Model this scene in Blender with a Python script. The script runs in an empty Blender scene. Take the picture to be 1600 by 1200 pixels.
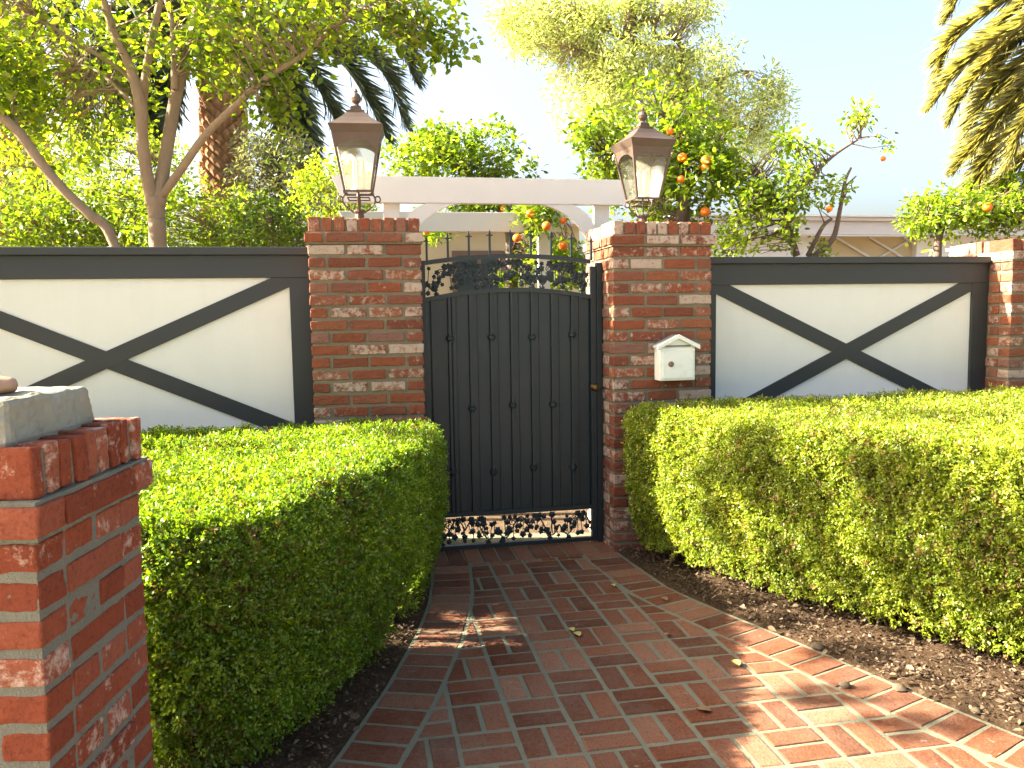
import bpy, bmesh, math, random
import numpy as np
from mathutils import Vector, Matrix
random.seed(7)
RNG = np.random.default_rng(11)
SC = bpy.context.scene
COL = SC.collection

# ------------------------------------------------------------------ camera, sky, sun, exposure
F = 1250.0
PITCH = math.radians(5.0)
ROLL = math.radians(0.86)
EYE = 1.5
cam_d = bpy.data.cameras.new('camera')
cam_d.sensor_width = 36.0
cam_d.lens = 36.0 * F / 1600.0
cam_d.clip_start = 0.05
cam_d.clip_end = 500
cam = bpy.data.objects.new('camera', cam_d)
COL.objects.link(cam)
fw = Vector((0, math.cos(PITCH), -math.sin(PITCH)))
r0 = Vector((1, 0, 0)); u0 = Vector((0, math.sin(PITCH), math.cos(PITCH)))
cr = r0 * math.cos(ROLL) - u0 * math.sin(ROLL)
cu = r0 * math.sin(ROLL) + u0 * math.cos(ROLL)
CAMP = Vector((0, 0, EYE))
cam.matrix_world = Matrix(((cr.x, cu.x, -fw.x, CAMP.x), (cr.y, cu.y, -fw.y, CAMP.y), (cr.z, cu.z, -fw.z, CAMP.z), (0, 0, 0, 1)))
SC.camera = cam

A = math.radians(10.5)                     # the front wall runs at this angle
wd = Vector((math.cos(A), math.sin(A), 0)); wn = Vector((-math.sin(A), math.cos(A), 0))
O = Vector((0.618, 4.844, 0))              # front left foot of the right gate pillar
SUN_EL = math.radians(30.0)
SUN_TH = math.radians(12.0)
sh = -wd * math.cos(SUN_TH) + wn * math.sin(SUN_TH)
to_sun = Vector((sh.x * math.cos(SUN_EL), sh.y * math.cos(SUN_EL), math.sin(SUN_EL)))
world = bpy.data.worlds.new('World'); SC.world = world
world.use_nodes = True
wnt = world.node_tree
bg = wnt.nodes['Background']
sky = wnt.nodes.new('ShaderNodeTexSky')
sky.sky_type = 'NISHITA'; sky.sun_disc = False
sky.sun_elevation = SUN_EL
sky.sun_rotation = math.atan2(sh.x, sh.y)
sky.air_density = 1.0; sky.dust_density = 7.0; sky.ozone_density = .6
wnt.links.new(sky.outputs[0], bg.inputs[0])
bg.inputs[1].default_value = 0.066
sun_d = bpy.data.lights.new('sun', 'SUN')
sun_d.energy = 5.0; sun_d.angle = math.radians(0.6); sun_d.color = (1.0, 0.92, 0.76)
sun = bpy.data.objects.new('sun', sun_d); COL.objects.link(sun)
sun.rotation_euler = to_sun.to_track_quat('Z', 'Y').to_euler()
sun.location = to_sun * 30
SC.view_settings.view_transform = 'Standard'
SC.view_settings.look = 'None'
SC.view_settings.gamma = 1.0
SC.view_settings.exposure = 3.15
SC.cycles.max_bounces = 8
SC.cycles.transparent_max_bounces = 12
SC.cycles.caustics_reflective = False
SC.cycles.caustics_refractive = False

# ------------------------------------------------------------------ geometry helpers
def ray(x, y):
    return fw + cr * ((x - 800) / F) - cu * ((y - 600) / F)
def at(x, y, Y):
    d = ray(x, y); return CAMP + d * (Y / d.y)
def W(s, o, z):
    return O + wd * s + wn * o + Vector((0, 0, z))

def empty(name, loc=(0, 0, 0), rz=0.0):
    e = bpy.data.objects.new(name, None); COL.objects.link(e)
    e.location = loc; e.rotation_euler = (0, 0, rz); e.empty_display_size = .1
    return e
def tag(o, label=None, cat=None, group=None, kind=None):
    if label: o['label'] = label
    if cat: o['category'] = cat
    if group: o['group'] = group
    if kind: o['kind'] = kind
    return o

class MB:
    def __init__(s): s.v = []; s.f = []; s.c = []; s.col = (0.5, 0.0, 0.0)
    def quad(s, idx): s.f.append(idx); s.c.append(s.col)
    def poly_prism(s, pts, z0, z1, inset=0.0):
        n = len(pts); b = len(s.v)
        if sum(pts[i][0] * pts[(i + 1) % n][1] - pts[(i + 1) % n][0] * pts[i][1] for i in range(n)) < 0: pts = pts[::-1]
        cx = sum(p[0] for p in pts) / n; cy = sum(p[1] for p in pts) / n
        for p in pts: s.v.append((p[0], p[1], z0))
        for p in pts: s.v.append((p[0], p[1], z1 - inset))
        for p in pts:
            dx, dy = cx - p[0], cy - p[1]; l = math.hypot(dx, dy) or 1
            s.v.append((p[0] + dx / l * inset * 1.4, p[1] + dy / l * inset * 1.4, z1))
        for k in range(2):
            for i in range(n):
                j = (i + 1) % n
                s.quad((b + k * n + i, b + k * n + j, b + (k + 1) * n + j, b + (k + 1) * n + i))
        s.quad(tuple(b + 2 * n + i for i in range(n))); s.quad(tuple(b + i for i in range(n))[::-1])
    def box(s, x0, x1, y0, y1, z0, z1, j=0.0):
        b = len(s.v)
        for z in (z0, z1):
            for (x, y) in ((x0, y0), (x1, y0), (x1, y1), (x0, y1)):
                s.v.append((x + random.uniform(-j, j), y + random.uniform(-j, j), z + random.uniform(-j, j)))
        for q in ((0, 3, 2, 1), (4, 5, 6, 7), (0, 1, 5, 4), (1, 2, 6, 5), (2, 3, 7, 6), (3, 0, 4, 7)):
            s.quad(tuple(b + i for i in q))
    def hexa(s, P):                      # eight corners, bottom ring then top ring
        b = len(s.v); s.v += [tuple(p) for p in P]
        for q in ((0, 3, 2, 1), (4, 5, 6, 7), (0, 1, 5, 4), (1, 2, 6, 5), (2, 3, 7, 6), (3, 0, 4, 7)):
            s.quad(tuple(b + i for i in q))
    def bar(s, p, q, w, d, up=(0, 1, 0)):  # rectangular bar from p to q
        p = Vector(p); q = Vector(q); t = (q - p).normalized(); up = Vector(up)
        a = t.cross(up).normalized() * (w / 2); c = a.cross(t).normalized() * (d / 2)
        s.hexa([p - a - c, p + a - c, p + a + c, p - a + c, q - a - c, q + a - c, q + a + c, q - a + c])
    def tube(s, pts, rad, n=8, cap=True):
        pts = [Vector(p) for p in pts]
        if not hasattr(rad, '__len__'): rad = [rad] * len(pts)
        b = len(s.v); prev = None
        for i, p in enumerate(pts):
            t = (pts[min(i + 1, len(pts) - 1)] - pts[max(i - 1, 0)])
            t = t.normalized() if t.length > 1e-9 else Vector((0, 0, 1))
            if prev is None:
                a = t.orthogonal().normalized()
            else:
                a = (prev - t * prev.dot(t))
                a = a.normalized() if a.length > 1e-6 else t.orthogonal().normalized()
            prev = a; c = t.cross(a)
            for k in range(n):
                th = 2 * math.pi * k / n
                s.v.append(tuple(p + (a * math.cos(th) + c * math.sin(th)) * rad[i]))
        for i in range(len(pts) - 1):
            for k in range(n):
                k2 = (k + 1) % n
                s.quad((b + i * n + k, b + i * n + k2, b + (i + 1) * n + k2, b + (i + 1) * n + k))
        if cap:
            s.quad(tuple(b + k for k in range(n))[::-1]); s.quad(tuple(b + (len(pts) - 1) * n + k for k in range(n)))
    def lathe(s, prof, n=16, cx=0, cy=0):
        b = len(s.v)
        for r, z in prof:
            for k in range(n):
                th = 2 * math.pi * (k + .5) / n
                s.v.append((cx + r * math.cos(th), cy + r * math.sin(th), z))
        for i in range(len(prof) - 1):
            for k in range(n):
                k2 = (k + 1) % n
                s.quad((b + i * n + k, b + i * n + k2, b + (i + 1) * n + k2, b + (i + 1) * n + k))
    def build(s, name, mat, parent=None, smooth=False, bevel=0.0, loc=None):
        m = bpy.data.meshes.new(name); m.from_pydata(s.v, [], s.f); m.update()
        m.materials.append(mat)
        at_ = m.attributes.new('var', 'FLOAT_COLOR', 'FACE')
        at_.data.foreach_set('color', np.array([(c[0], c[1], c[2], 1.0) for c in s.c], dtype=np.float32).ravel())
        bm = bmesh.new(); bm.from_mesh(m); bmesh.ops.recalc_face_normals(bm, faces=bm.faces); bm.to_mesh(m); bm.free()
        if smooth: m.polygons.foreach_set('use_smooth', [True] * len(m.polygons))
        o = bpy.data.objects.new(name, m); COL.objects.link(o)
        if parent: o.parent = parent
        if loc: o.location = loc
        if bevel:
            md = o.modifiers.new('bevel', 'BEVEL'); md.width = bevel; md.segments = 2; md.limit_method = 'ANGLE'
        return o

TEX = {}
def roughen(o, size, strength, level):
    if size not in TEX:
        t = bpy.data.textures.new('weathering', 'CLOUDS'); t.noise_scale = size; t.noise_depth = 3; TEX[size] = t
    sd = o.modifiers.new('subdiv', 'SUBSURF'); sd.subdivision_type = 'SIMPLE'; sd.levels = level; sd.render_levels = level
    d = o.modifiers.new('weathering', 'DISPLACE'); d.texture = TEX[size]; d.strength = strength; d.mid_level = .5; d.texture_coords = 'LOCAL'
    return o

def leaf_mesh(name, cen, nrm, size, mat, parent=None, aspect=0.5, fold=0.25, var=None, tip=None, detail=True):
    """one mesh of many leaves; cen (N,3), nrm (N,3) facing, size (N,)"""
    N = len(cen); cen = np.asarray(cen, float); nrm = np.asarray(nrm, float)
    nrm = nrm / (np.linalg.norm(nrm, axis=1, keepdims=True) + 1e-9)
    rnd = RNG.normal(size=(N, 3)) if tip is None else np.asarray(tip, float)
    t = rnd - nrm * np.sum(rnd * nrm, axis=1, keepdims=True)
    t /= (np.linalg.norm(t, axis=1, keepdims=True) + 1e-9)
    b = np.cross(nrm, t)
    L = np.asarray(size)[:, None]
    wv = L * aspect * 0.5
    if detail:
        P = np.stack([cen, cen + t * L * .3 + b * wv + nrm * wv * fold, cen + t * L * .68 + b * wv * .8 + nrm * wv * fold,
                      cen + t * L, cen + t * L * .68 - b * wv * .8 + nrm * wv * fold, cen + t * L * .3 - b * wv + nrm * wv * fold], axis=1)
        k = 6; fidx = np.array([[0, 3, 2, 1], [0, 5, 4, 3]])
    else:
        P = np.stack([cen, cen + t * L * .45 + b * wv + nrm * wv * fold, cen + t * L, cen + t * L * .45 - b * wv + nrm * wv * fold], axis=1)
        k = 4; fidx = np.array([[0, 3, 2, 1]])
    nf = len(fidx)
    verts = P.reshape(-1, 3).astype(np.float32)
    faces = (np.arange(N)[:, None, None] * k + fidx[None]).reshape(-1, 4).astype(np.int32)
    m = bpy.data.meshes.new(name)
    m.vertices.add(len(verts)); m.vertices.foreach_set('co', verts.ravel())
    m.loops.add(faces.size); m.loops.foreach_set('vertex_index', faces.ravel())
    m.polygons.add(len(faces))
    m.polygons.foreach_set('loop_start', np.arange(0, faces.size, 4, dtype=np.int32))
    m.polygons.foreach_set('loop_total', np.full(len(faces), 4, dtype=np.int32))
    m.update(calc_edges=True)
    m.materials.append(mat)
    v = RNG.random(N) if var is None else np.asarray(var)
    a = m.attributes.new('var', 'FLOAT_COLOR', 'FACE')
    c = np.zeros((len(faces), 4), np.float32); c[:, 0] = np.repeat(v, nf); c[:, 1] = np.repeat(RNG.random(N), nf); c[:, 3] = 1
    a.data.foreach_set('color', c.ravel())
    o = bpy.data.objects.new(name, m); COL.objects.link(o)
    if parent: o.parent = parent
    return o

# ------------------------------------------------------------------ materials
def mat_new(name):
    m = bpy.data.materials.new(name); m.use_nodes = True
    nt = m.node_tree; nt.nodes.clear()
    out = nt.nodes.new('ShaderNodeOutputMaterial')
    return m, nt, out
def N_(nt, t, **kw):
    n = nt.nodes.new(t)
    for k, v in kw.items():
        if k.startswith('i_'):
            n.inputs[int(k[2:]) if k[2:].isdigit() else k[2:]].default_value = v
        else: setattr(n, k, v)
    return n
def ramp(nt, fac, stops):
    r = nt.nodes.new('ShaderNodeValToRGB'); e = r.color_ramp.elements
    e[0].position, e[0].color = stops[0][0], (*stops[0][1], 1)
    e[1].position, e[1].color = stops[-1][0], (*stops[-1][1], 1)
    for p, c in stops[1:-1]:
        x = e.new(p); x.color = (*c, 1)
    nt.links.new(fac, r.inputs[0]); return r.outputs[0]
def mixc(nt, fac, a, b, mode='MIX'):
    n = nt.nodes.new('ShaderNodeMix'); n.data_type = 'RGBA'; n.blend_type = mode
    for sock, val in ((n.inputs[0], fac), (n.inputs[6], a), (n.inputs[7], b)):
        if isinstance(val, (int, float)): sock.default_value = val
        elif isinstance(val, tuple): sock.default_value = (*val, 1)
        else: nt.links.new(val, sock)
    return n.outputs[2]
def mth(nt, op, a, b=0.0, clamp=False):
    n = nt.nodes.new('ShaderNodeMath'); n.operation = op; n.use_clamp = clamp
    for i, val in enumerate((a, b)):
        if isinstance(val, (int, float)): n.inputs[i].default_value = val
        else: nt.links.new(val, n.inputs[i])
    return n.outputs[0]
def noise(nt, scale, detail=4, rough=.55, vec=None, dist=0.0):
    n = nt.nodes.new('ShaderNodeTexNoise'); n.inputs['Scale'].default_value = scale
    n.inputs['Detail'].default_value = detail; n.inputs['Roughness'].default_value = rough; n.inputs['Distortion'].default_value = dist
    if vec is None:
        tc = nt.nodes.new('ShaderNodeTexCoord'); vec = tc.outputs['Object']
    nt.links.new(vec, n.inputs['Vector']); return n.outputs[0]
def attr(nt, name='var'):
    a = nt.nodes.new('ShaderNodeAttribute'); a.attribute_name = name
    s = nt.nodes.new('ShaderNodeSeparateColor'); nt.links.new(a.outputs['Color'], s.inputs[0])
    return s.outputs[0], s.outputs[1], s.outputs[2]
def finish(nt, out, color, rough=.7, bump=None, bstr=.3, bdist=.01, spec=.3, metal=0.0):
    p = nt.nodes.new('ShaderNodeBsdfPrincipled')
    if isinstance(color, tuple): p.inputs['Base Color'].default_value = (*color, 1)
    else: nt.links.new(color, p.inputs['Base Color'])
    if isinstance(rough, (int, float)): p.inputs['Roughness'].default_value = rough
    else: nt.links.new(rough, p.inputs['Roughness'])
    p.inputs['Specular IOR Level'].default_value = spec
    p.inputs['Metallic'].default_value = metal
    if bump is not None:
        b = nt.nodes.new('ShaderNodeBump'); b.inputs['Strength'].default_value = bstr; b.inputs['Distance'].default_value = bdist
        nt.links.new(bump, b.inputs['Height']); nt.links.new(b.outputs[0], p.inputs['Normal'])
    nt.links.new(p.outputs[0], out.inputs[0]); return p

def paint_mat(name, col, rough=.5, var=.12, spec=.35, scale=3.0, grime=None):
    m, nt, out = mat_new(name)
    n = noise(nt, scale, 5); n2 = noise(nt, 60, 3)
    c = mixc(nt, n, tuple(x * (1 - var) for x in col), tuple(min(1, x * (1 + var)) for x in col))
    if grime:
        g = mth(nt, 'MULTIPLY', ramp(nt, noise(nt, 9, 6, .7), [(.5, (0, 0, 0)), (.75, (1, 1, 1))]), .5)
        c = mixc(nt, g, c, grime)
    finish(nt, out, c, rough, n2, .12, .004, spec)
    return m

def brick_mat(name, ramps, white=.45, wall=True, film=0.0):
    m, nt, out = mat_new(name)
    v, w, u = attr(nt)
    base = ramp(nt, v, ramps)
    n1 = noise(nt, 14, 6, .7); n2 = noise(nt, 90, 5, .65); n3 = noise(nt, 27, 7, .72, dist=.25)
    base = mixc(nt, mth(nt, 'MULTIPLY', n1, .55), base, mixc(nt, 1.0, base, (.45, .38, .36), 'MULTIPLY'))
    base = mixc(nt, ramp(nt, n2, [(.5, (0, 0, 0)), (.72, (.6, .6, .6))]), base, mixc(nt, 1.0, base, (.35, .3, .3), 'MULTIPLY'))
    # lime and old paint left on reused bricks, more on some bricks than on others
    thr = mth(nt, 'SUBTRACT', mth(nt, 'ADD', mth(nt, 'MULTIPLY', n3, 1.7), mth(nt, 'MULTIPLY', w, white * .75)), 1.13)
    fac = mth(nt, 'MULTIPLY', mth(nt, 'MULTIPLY', thr, 4.5, True), .85, True)
    col = mixc(nt, fac, base, mixc(nt, n2, (.50, .41, .32), (.33, .24, .18)))
    if film:
        f1 = noise(nt, 2.6, 7, .7); f2 = noise(nt, 55, 5, .7)
        fm = mth(nt, 'MULTIPLY', ramp(nt, mth(nt, 'ADD', f1, mth(nt, 'MULTIPLY', f2, .5)), [(.62, (0, 0, 0)), (.95, (1, 1, 1))]), film)
        col = mixc(nt, fm, col, (.20, .14, .10))
        pits = noise(nt, 160, 3, .6)
        col = mixc(nt, ramp(nt, pits, [(.30, (1, 1, 1)), (.42, (0, 0, 0))]), col, (.03, .015, .01))
    finish(nt, out, col, .88, mth(nt, 'ADD', n2, n3), .6, .006, .15)
    return m
BR = [(0, (.17, .060, .035)), (.25, (.26, .080, .038)), (.5, (.20, .080, .050)), (.75, (.29, .105, .050)), (1, (.23, .12, .09))]
M_brick = brick_mat('pillar brick', BR, .78)
M_pier = brick_mat('pier brick', [(0, (.18, .045, .022)), (.5, (.24, .062, .028)), (1, (.27, .09, .05))], .50)
M_path = brick_mat('path brick', [(0, (.10, .032, .013)), (.4, (.155, .050, .021)), (.75, (.21, .078, .036)), (1, (.28, .135, .075))], .14, film=.4)
def mortar_mat(name, a, b):
    m, nt, out = mat_new(name)
    n = noise(nt, 25, 6, .7); n2 = noise(nt, 200, 4)
    finish(nt, out, mixc(nt, ramp(nt, noise(nt, 4, 7, .75), [(.35, (0, 0, 0)), (.7, (1, 1, 1))]), mixc(nt, n, a, b), mixc(nt, n2, tuple(x * .55 for x in a), b)), .95, mth(nt, 'ADD', n2, n), .8, .008, .1); return m
M_mortar = mortar_mat('wall mortar', (.17, .135, .085), (.25, .21, .145))
M_pmortar = mortar_mat('path mortar', (.155, .155, .10), (.225, .22, .15))
M_pier_mortar = mortar_mat('pier mortar', (.13, .13, .10), (.22, .22, .17))

def leaf_mat(name, stops, trans=.55, rough=.45, tint=(1.25, 1.15, .45)):
    m, nt, out = mat_new(name)
    v, w, u = attr(nt)
    c = ramp(nt, v, stops)
    d = N_(nt, 'ShaderNodeBsdfDiffuse'); t = N_(nt, 'ShaderNodeBsdfTranslucent'); g = N_(nt, 'ShaderNodeBsdfGlossy')
    g.inputs['Roughness'].default_value = rough; g.inputs['Color'].default_value = (.9, .95, .85, 1)
    nt.links.new(c, d.inputs[0])
    nt.links.new(mixc(nt, 1.0, c, tint, 'MULTIPLY'), t.inputs[0])
    a1 = N_(nt, 'ShaderNodeMixShader'); a1.inputs[0].default_value = trans
    nt.links.new(d.outputs[0], a1.inputs[1]); nt.links.new(t.outputs[0], a1.inputs[2])
    a2 = N_(nt, 'ShaderNodeMixShader'); a2.inputs[0].default_value = .03
    nt.links.new(a1.outputs[0], a2.inputs[1]); nt.links.new(g.outputs[0], a2.inputs[2])
    nt.links.new(a2.outputs[0], out.inputs[0]); return m
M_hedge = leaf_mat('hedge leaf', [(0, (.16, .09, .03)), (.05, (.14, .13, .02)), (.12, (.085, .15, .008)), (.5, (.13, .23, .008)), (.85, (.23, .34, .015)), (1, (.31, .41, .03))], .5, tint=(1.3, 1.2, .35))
M_hedge2 = leaf_mat('sunny hedge leaf', [(0, (.30, .18, .08)), (.05, (.22, .17, .04)), (.12, (.12, .18, .012)), (.5, (.21, .285, .018)), (.85, (.31, .37, .03)), (1, (.42, .44, .06))], .5, tint=(1.25, 1.15, .4))  # lighter copy of the hedge leaf, sunlight put into its colour
M_leafA = leaf_mat('broad leaf', [(0, (.05, .10, .012)), (.3, (.10, .17, .012)), (.6, (.19, .28, .014)), (.9, (.30, .39, .02)), (.995, (.36, .34, .03)), (1, (.45, .20, .02))], .72)
M_shrub = leaf_mat('shrub leaf', [(0, (.05, .10, .010)), (.5, (.14, .23, .013)), (1, (.29, .38, .03))], .6)
M_citrus = leaf_mat('citrus leaf', [(0, (.055, .12, .010)), (.5, (.16, .26, .014)), (1, (.34, .43, .04))], .62, .3)
M_olive = leaf_mat('olive leaf', [(0, (.09, .11, .06)), (.5, (.14, .16, .09)), (1, (.22, .24, .14))], .4)
M_pine = leaf_mat('feathery leaf', [(0, (.20, .26, .07)), (.5, (.36, .42, .12)), (1, (.52, .54, .20))], .6, tint=(1.1, 1.05, .7))
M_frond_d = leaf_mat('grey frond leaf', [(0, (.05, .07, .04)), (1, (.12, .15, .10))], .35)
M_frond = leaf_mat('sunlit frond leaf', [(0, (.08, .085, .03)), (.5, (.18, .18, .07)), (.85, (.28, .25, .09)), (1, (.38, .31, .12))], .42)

def bark_mat(name, a, b, scale=18):
    m, nt, out = mat_new(name)
    tc = N_(nt, 'ShaderNodeTexCoord'); mp = N_(nt, 'ShaderNodeMapping'); mp.inputs['Scale'].default_value = (1, 1, .35)
    nt.links.new(tc.outputs['Object'], mp.inputs[0])
    n = noise(nt, scale, 7, .7, mp.outputs[0]); n2 = noise(nt, scale * 4, 4, .6, mp.outputs[0])
    finish(nt, out, mixc(nt, n, a, b), .9, mth(nt, 'ADD', n, n2), .6, .01, .15); return m
M_bark = bark_mat('smooth bark', (.17, .12, .075), (.33, .25, .17))
M_barkd = bark_mat('dark bark', (.08, .055, .04), (.18, .13, .10))
M_palmbark = bark_mat('palm trunk bark', (.16, .08, .035), (.36, .21, .11), 30)
M_twig = bark_mat('hedge twig', (.05, .04, .02), (.12, .09, .05))

def iron_mat(name, col, rough):
    m, nt, out = mat_new(name)
    n = noise(nt, 6, 6, .6); n2 = noise(nt, 120, 4)
    c = mixc(nt, n, tuple(x * .8 for x in col), tuple(x * 1.3 for x in col))
    finish(nt, out, c, mth(nt, 'ADD', mth(nt, 'MULTIPLY', n, .25), rough), n2, .15, .003, .4); return m
M_iron = iron_mat('dark gate paint', (.011, .019, .021), .36)
M_trim = iron_mat('fence trim paint', (.026, .028, .028), .42)
def board_mat():
    m, nt, out = mat_new('fence white board')
    tc = N_(nt, 'ShaderNodeTexCoord'); mp = N_(nt, 'ShaderNodeMapping'); mp.inputs['Scale'].default_value = (14, 14, 1.2); nt.links.new(tc.outputs['Object'], mp.inputs[0])
    st = noise(nt, 1.0, 6, .65, mp.outputs[0]); n = noise(nt, 2.2, 6, .7); sp = noise(nt, 60, 3)
    sx = N_(nt, 'ShaderNodeSeparateXYZ'); nt.links.new(tc.outputs['Object'], sx.inputs[0])
    c = mixc(nt, ramp(nt, n, [(.3, (0, 0, 0)), (.8, (1, 1, 1))]), (.69, .67, .60), (.65, .63, .555))
    c = mixc(nt, mth(nt, 'MULTIPLY', ramp(nt, st, [(.5, (0, 0, 0)), (.8, (1, 1, 1))]), .13), c, (.52, .48, .40))
    low = ramp(nt, mth(nt, 'ADD', sx.outputs[2], mth(nt, 'MULTIPLY', n, .3)), [(.9, (1, 1, 1)), (1.35, (0, 0, 0))])
    c = mixc(nt, mth(nt, 'MULTIPLY', low, .3), c, (.50, .46, .36))
    finish(nt, out, c, .6, mth(nt, 'ADD', sp, st), .2, .004, .2); return m
M_white = board_mat()
M_perg = paint_mat('pergola white paint', (.62, .60, .55), .55, .05)
M_mailw = paint_mat('mailbox white enamel', (.72, .74, .66), .35, .05, .4, 8, (.45, .47, .38))
M_mailr = paint_mat('mailbox roof slate', (.16, .15, .15), .5)
M_copper = paint_mat('aged copper', (.088, .058, .042), .5, .3, .4, 12, (.085, .085, .08))
M_copper.node_tree.nodes['Principled BSDF'].inputs['Metallic'].default_value = .35
M_brass = paint_mat('brass', (.14, .09, .03), .45, .1)
M_brass.node_tree.nodes['Principled BSDF'].inputs['Metallic'].default_value = .8
M_stucco = paint_mat('beige stucco', (.55, .45, .28), .9, .08, .1, 5)
M_hwhite = paint_mat('white stucco', (.78, .76, .72), .85, .04, .1, 4)
M_fascia = paint_mat('grey white fascia', (.62, .58, .55), .6, .05)
M_winfr = paint_mat('brown window frame', (.16, .10, .07), .5, .1)
M_concrete = paint_mat('weathered concrete', (.24, .225, .165), .92, .18, .1, 9, (.22, .23, .20))
M_terra = paint_mat('terracotta', (.36, .22, .14), .85, .15, .1, 20)
M_candle = paint_mat('candle sleeve', (.60, .56, .44), .5, .05)
def orange_mat():
    m, nt, out = mat_new('orange peel'); n = noise(nt, 150, 2)
    finish(nt, out, (.72, .16, .008), .45, n, .2, .002, .4); return m
M_orange = orange_mat()
def glass_mat(name, tint, rough=.05, fac=.25, milk=.22):
    m, nt, out = mat_new(name)
    t = N_(nt, 'ShaderNodeBsdfTransparent'); t.inputs[0].default_value = (*tint, 1)
    g = N_(nt, 'ShaderNodeBsdfGlossy'); g.inputs['Roughness'].default_value = rough
    d = N_(nt, 'ShaderNodeBsdfTranslucent'); d.inputs[0].default_value = (.75, .72, .6, 1)
    mx = N_(nt, 'ShaderNodeMixShader'); lw = N_(nt, 'ShaderNodeLayerWeight'); lw.inputs[0].default_value = fac
    nt.links.new(lw.outputs['Fresnel'], mx.inputs[0]); nt.links.new(t.outputs[0], mx.inputs[1]); nt.links.new(g.outputs[0], mx.inputs[2])
    mx2 = N_(nt, 'ShaderNodeMixShader'); mx2.inputs[0].default_value = milk
    nt.links.new(mx.outputs[0], mx2.inputs[1]); nt.links.new(d.outputs[0], mx2.inputs[2])
    nt.links.new(mx2.outputs[0], out.inputs[0]); return m
M_glass = glass_mat('lantern glass', (.93, .93, .86))
M_pane = paint_mat('window glass', (.05, .06, .07), .08, .05, .6)
def soil_mat(name, a, b, c2):
    m, nt, out = mat_new(name)
    n = noise(nt, 9, 8, .75); n2 = noise(nt, 70, 8, .75)
    c = mixc(nt, n, a, b); c = mixc(nt, ramp(nt, n2, [(.48, (0, 0, 0)), (.66, (1, 1, 1))]), c, c2)
    finish(nt, out, c, .95, mth(nt, 'ADD', n2, n), 1.0, .02, .05); return m
M_soil = soil_mat('garden soil', (.042, .025, .014), (.08, .05, .028), (.14, .09, .055))
M_yard = soil_mat('yard paving', (.07, .045, .028), (.13, .09, .058), (.22, .165, .11))
def chip_mat():
    m, nt, out = mat_new('bark mulch chip'); v, w, u = attr(nt)
    finish(nt, out, ramp(nt, v, [(0, (.03, .018, .010)), (.5, (.07, .045, .026)), (.85, (.12, .08, .045)), (1, (.22, .16, .10))]), .9, None); return m
M_chip = chip_mat()

# ------------------------------------------------------------------ ground
def smooth_interp(pts, y):
    ys = [p[1] for p in pts]; xs = [p[0] for p in pts]
    o = np.argsort(ys); return float(np.interp(y, np.array(ys)[o], np.array(xs)[o]))
LEFT = [(-.56, 5.2), (-.49, 4.75), (-.45, 4.3), (-.435, 4.0), (-.45, 3.6), (-.51, 3.06), (-.60, 2.55), (-.74, 2.0), (-.95, 1.4), (-1.2, .6), (-1.2, -2)]
RIGHT = [(.62, 5.2), (.62, 4.84), (.695, 4.57), (.81, 4.18), (1.02, 3.81), (1.24, 3.46), (1.39, 3.2), (1.53, 2.95), (1.75, 2.6), (2.15, 2.1), (2.9, 1.5), (4.0, .9), (4.0, -2)]

g = MB(); g.v = [(-60, -60, -.02), (60, -60, -.02), (60, 120, -.02), (-60, 120, -.02)]; g.quad((0, 1, 2, 3))
tag(g.build('ground', M_yard), kind='structure')
M_pave = soil_mat('pale pavement', (.52, .46, .37), (.60, .54, .44), (.64, .58, .48))
g = MB(); g.v = [(-30, -30, -.012), (30, -30, -.012), (30, .95, -.012), (-30, .95, -.012)]; g.quad((0, 1, 2, 3))  # unseen foreground sheet, added pale to bounce sunlight onto the fence panels
tag(g.build('pavement', M_pave), kind='structure')

def soil_bed(name, xf0, xf1, y0, y1):
    nx, ny = 90, 150; m = MB()
    from mathutils import noise as mn
    for j in range(ny + 1):
        y = y0 + (y1 - y0) * j / ny
        xa, xb = xf0(y), xf1(y)
        for i in range(nx + 1):
            x = xa + (xb - xa) * (i / nx) ** 1.0
            e = min(1, abs(x - (xa if abs(xb) > abs(xa) else xb)) / .05)
            z = .012 + e * (.018 + .028 * mn.noise(Vector((x * 5, y * 5, 1))) + .022 * mn.noise(Vector((x * 16, y * 16, 3))) + .012 * mn.noise(Vector((x * 45, y * 45, 5))))
            m.v.append((x, y, z))
    for j in range(ny):
        for i in range(nx):
            a = j * (nx + 1) + i; m.quad((a, a + 1, a + nx + 2, a + nx + 1))
    return tag(m.build(name, M_soil, smooth=True), kind='structure')
wall_y = lambda x: 4.844 + (x - .618) * math.tan(A)
soil_bed('garden_bed', lambda y: smooth_interp(RIGHT, y) + .01, lambda y: 4.6, .9, 5.6)
soil_bed('garden_bed', lambda y: -4.2, lambda y: smooth_interp(LEFT, y) - .01, 1.0, 4.9)

# mulch chips
def chips(n, area, keep):
    pts = []
    while len(pts) < n:
        x = RNG.uniform(area[0], area[1]); y = RNG.uniform(area[2], area[3])
        if keep(x, y): pts.append((x, y, .03 + RNG.uniform(0, .03)))
    pts = np.array(pts)
    nr = np.stack([RNG.normal(0, .5, n), RNG.normal(0, .5, n), np.ones(n)], 1)
    return pts, nr, RNG.uniform(.008, .032, n) * RNG.uniform(.5, 1, n)
pa, na, sa = chips(11000, (.7, 3.6, 1.6, 4.9), lambda x, y: smooth_interp(RIGHT, y) + .03 < x < smooth_interp(RIGHT, y) + .75 and y < wall_y(x) - .02)
pb, nb, sb = chips(3500, (-1.3, -.4, 2.0, 4.7), lambda x, y: smooth_interp(LEFT, y) - .45 < x < smooth_interp(LEFT, y) - .02)
pc_, nc_, sc_ = chips(260, (.7, 3.4, 1.8, 4.8), lambda x, y: smooth_interp(RIGHT, y) - .05 < x < smooth_interp(RIGHT, y) + .7 and y < wall_y(x) - .05)
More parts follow.
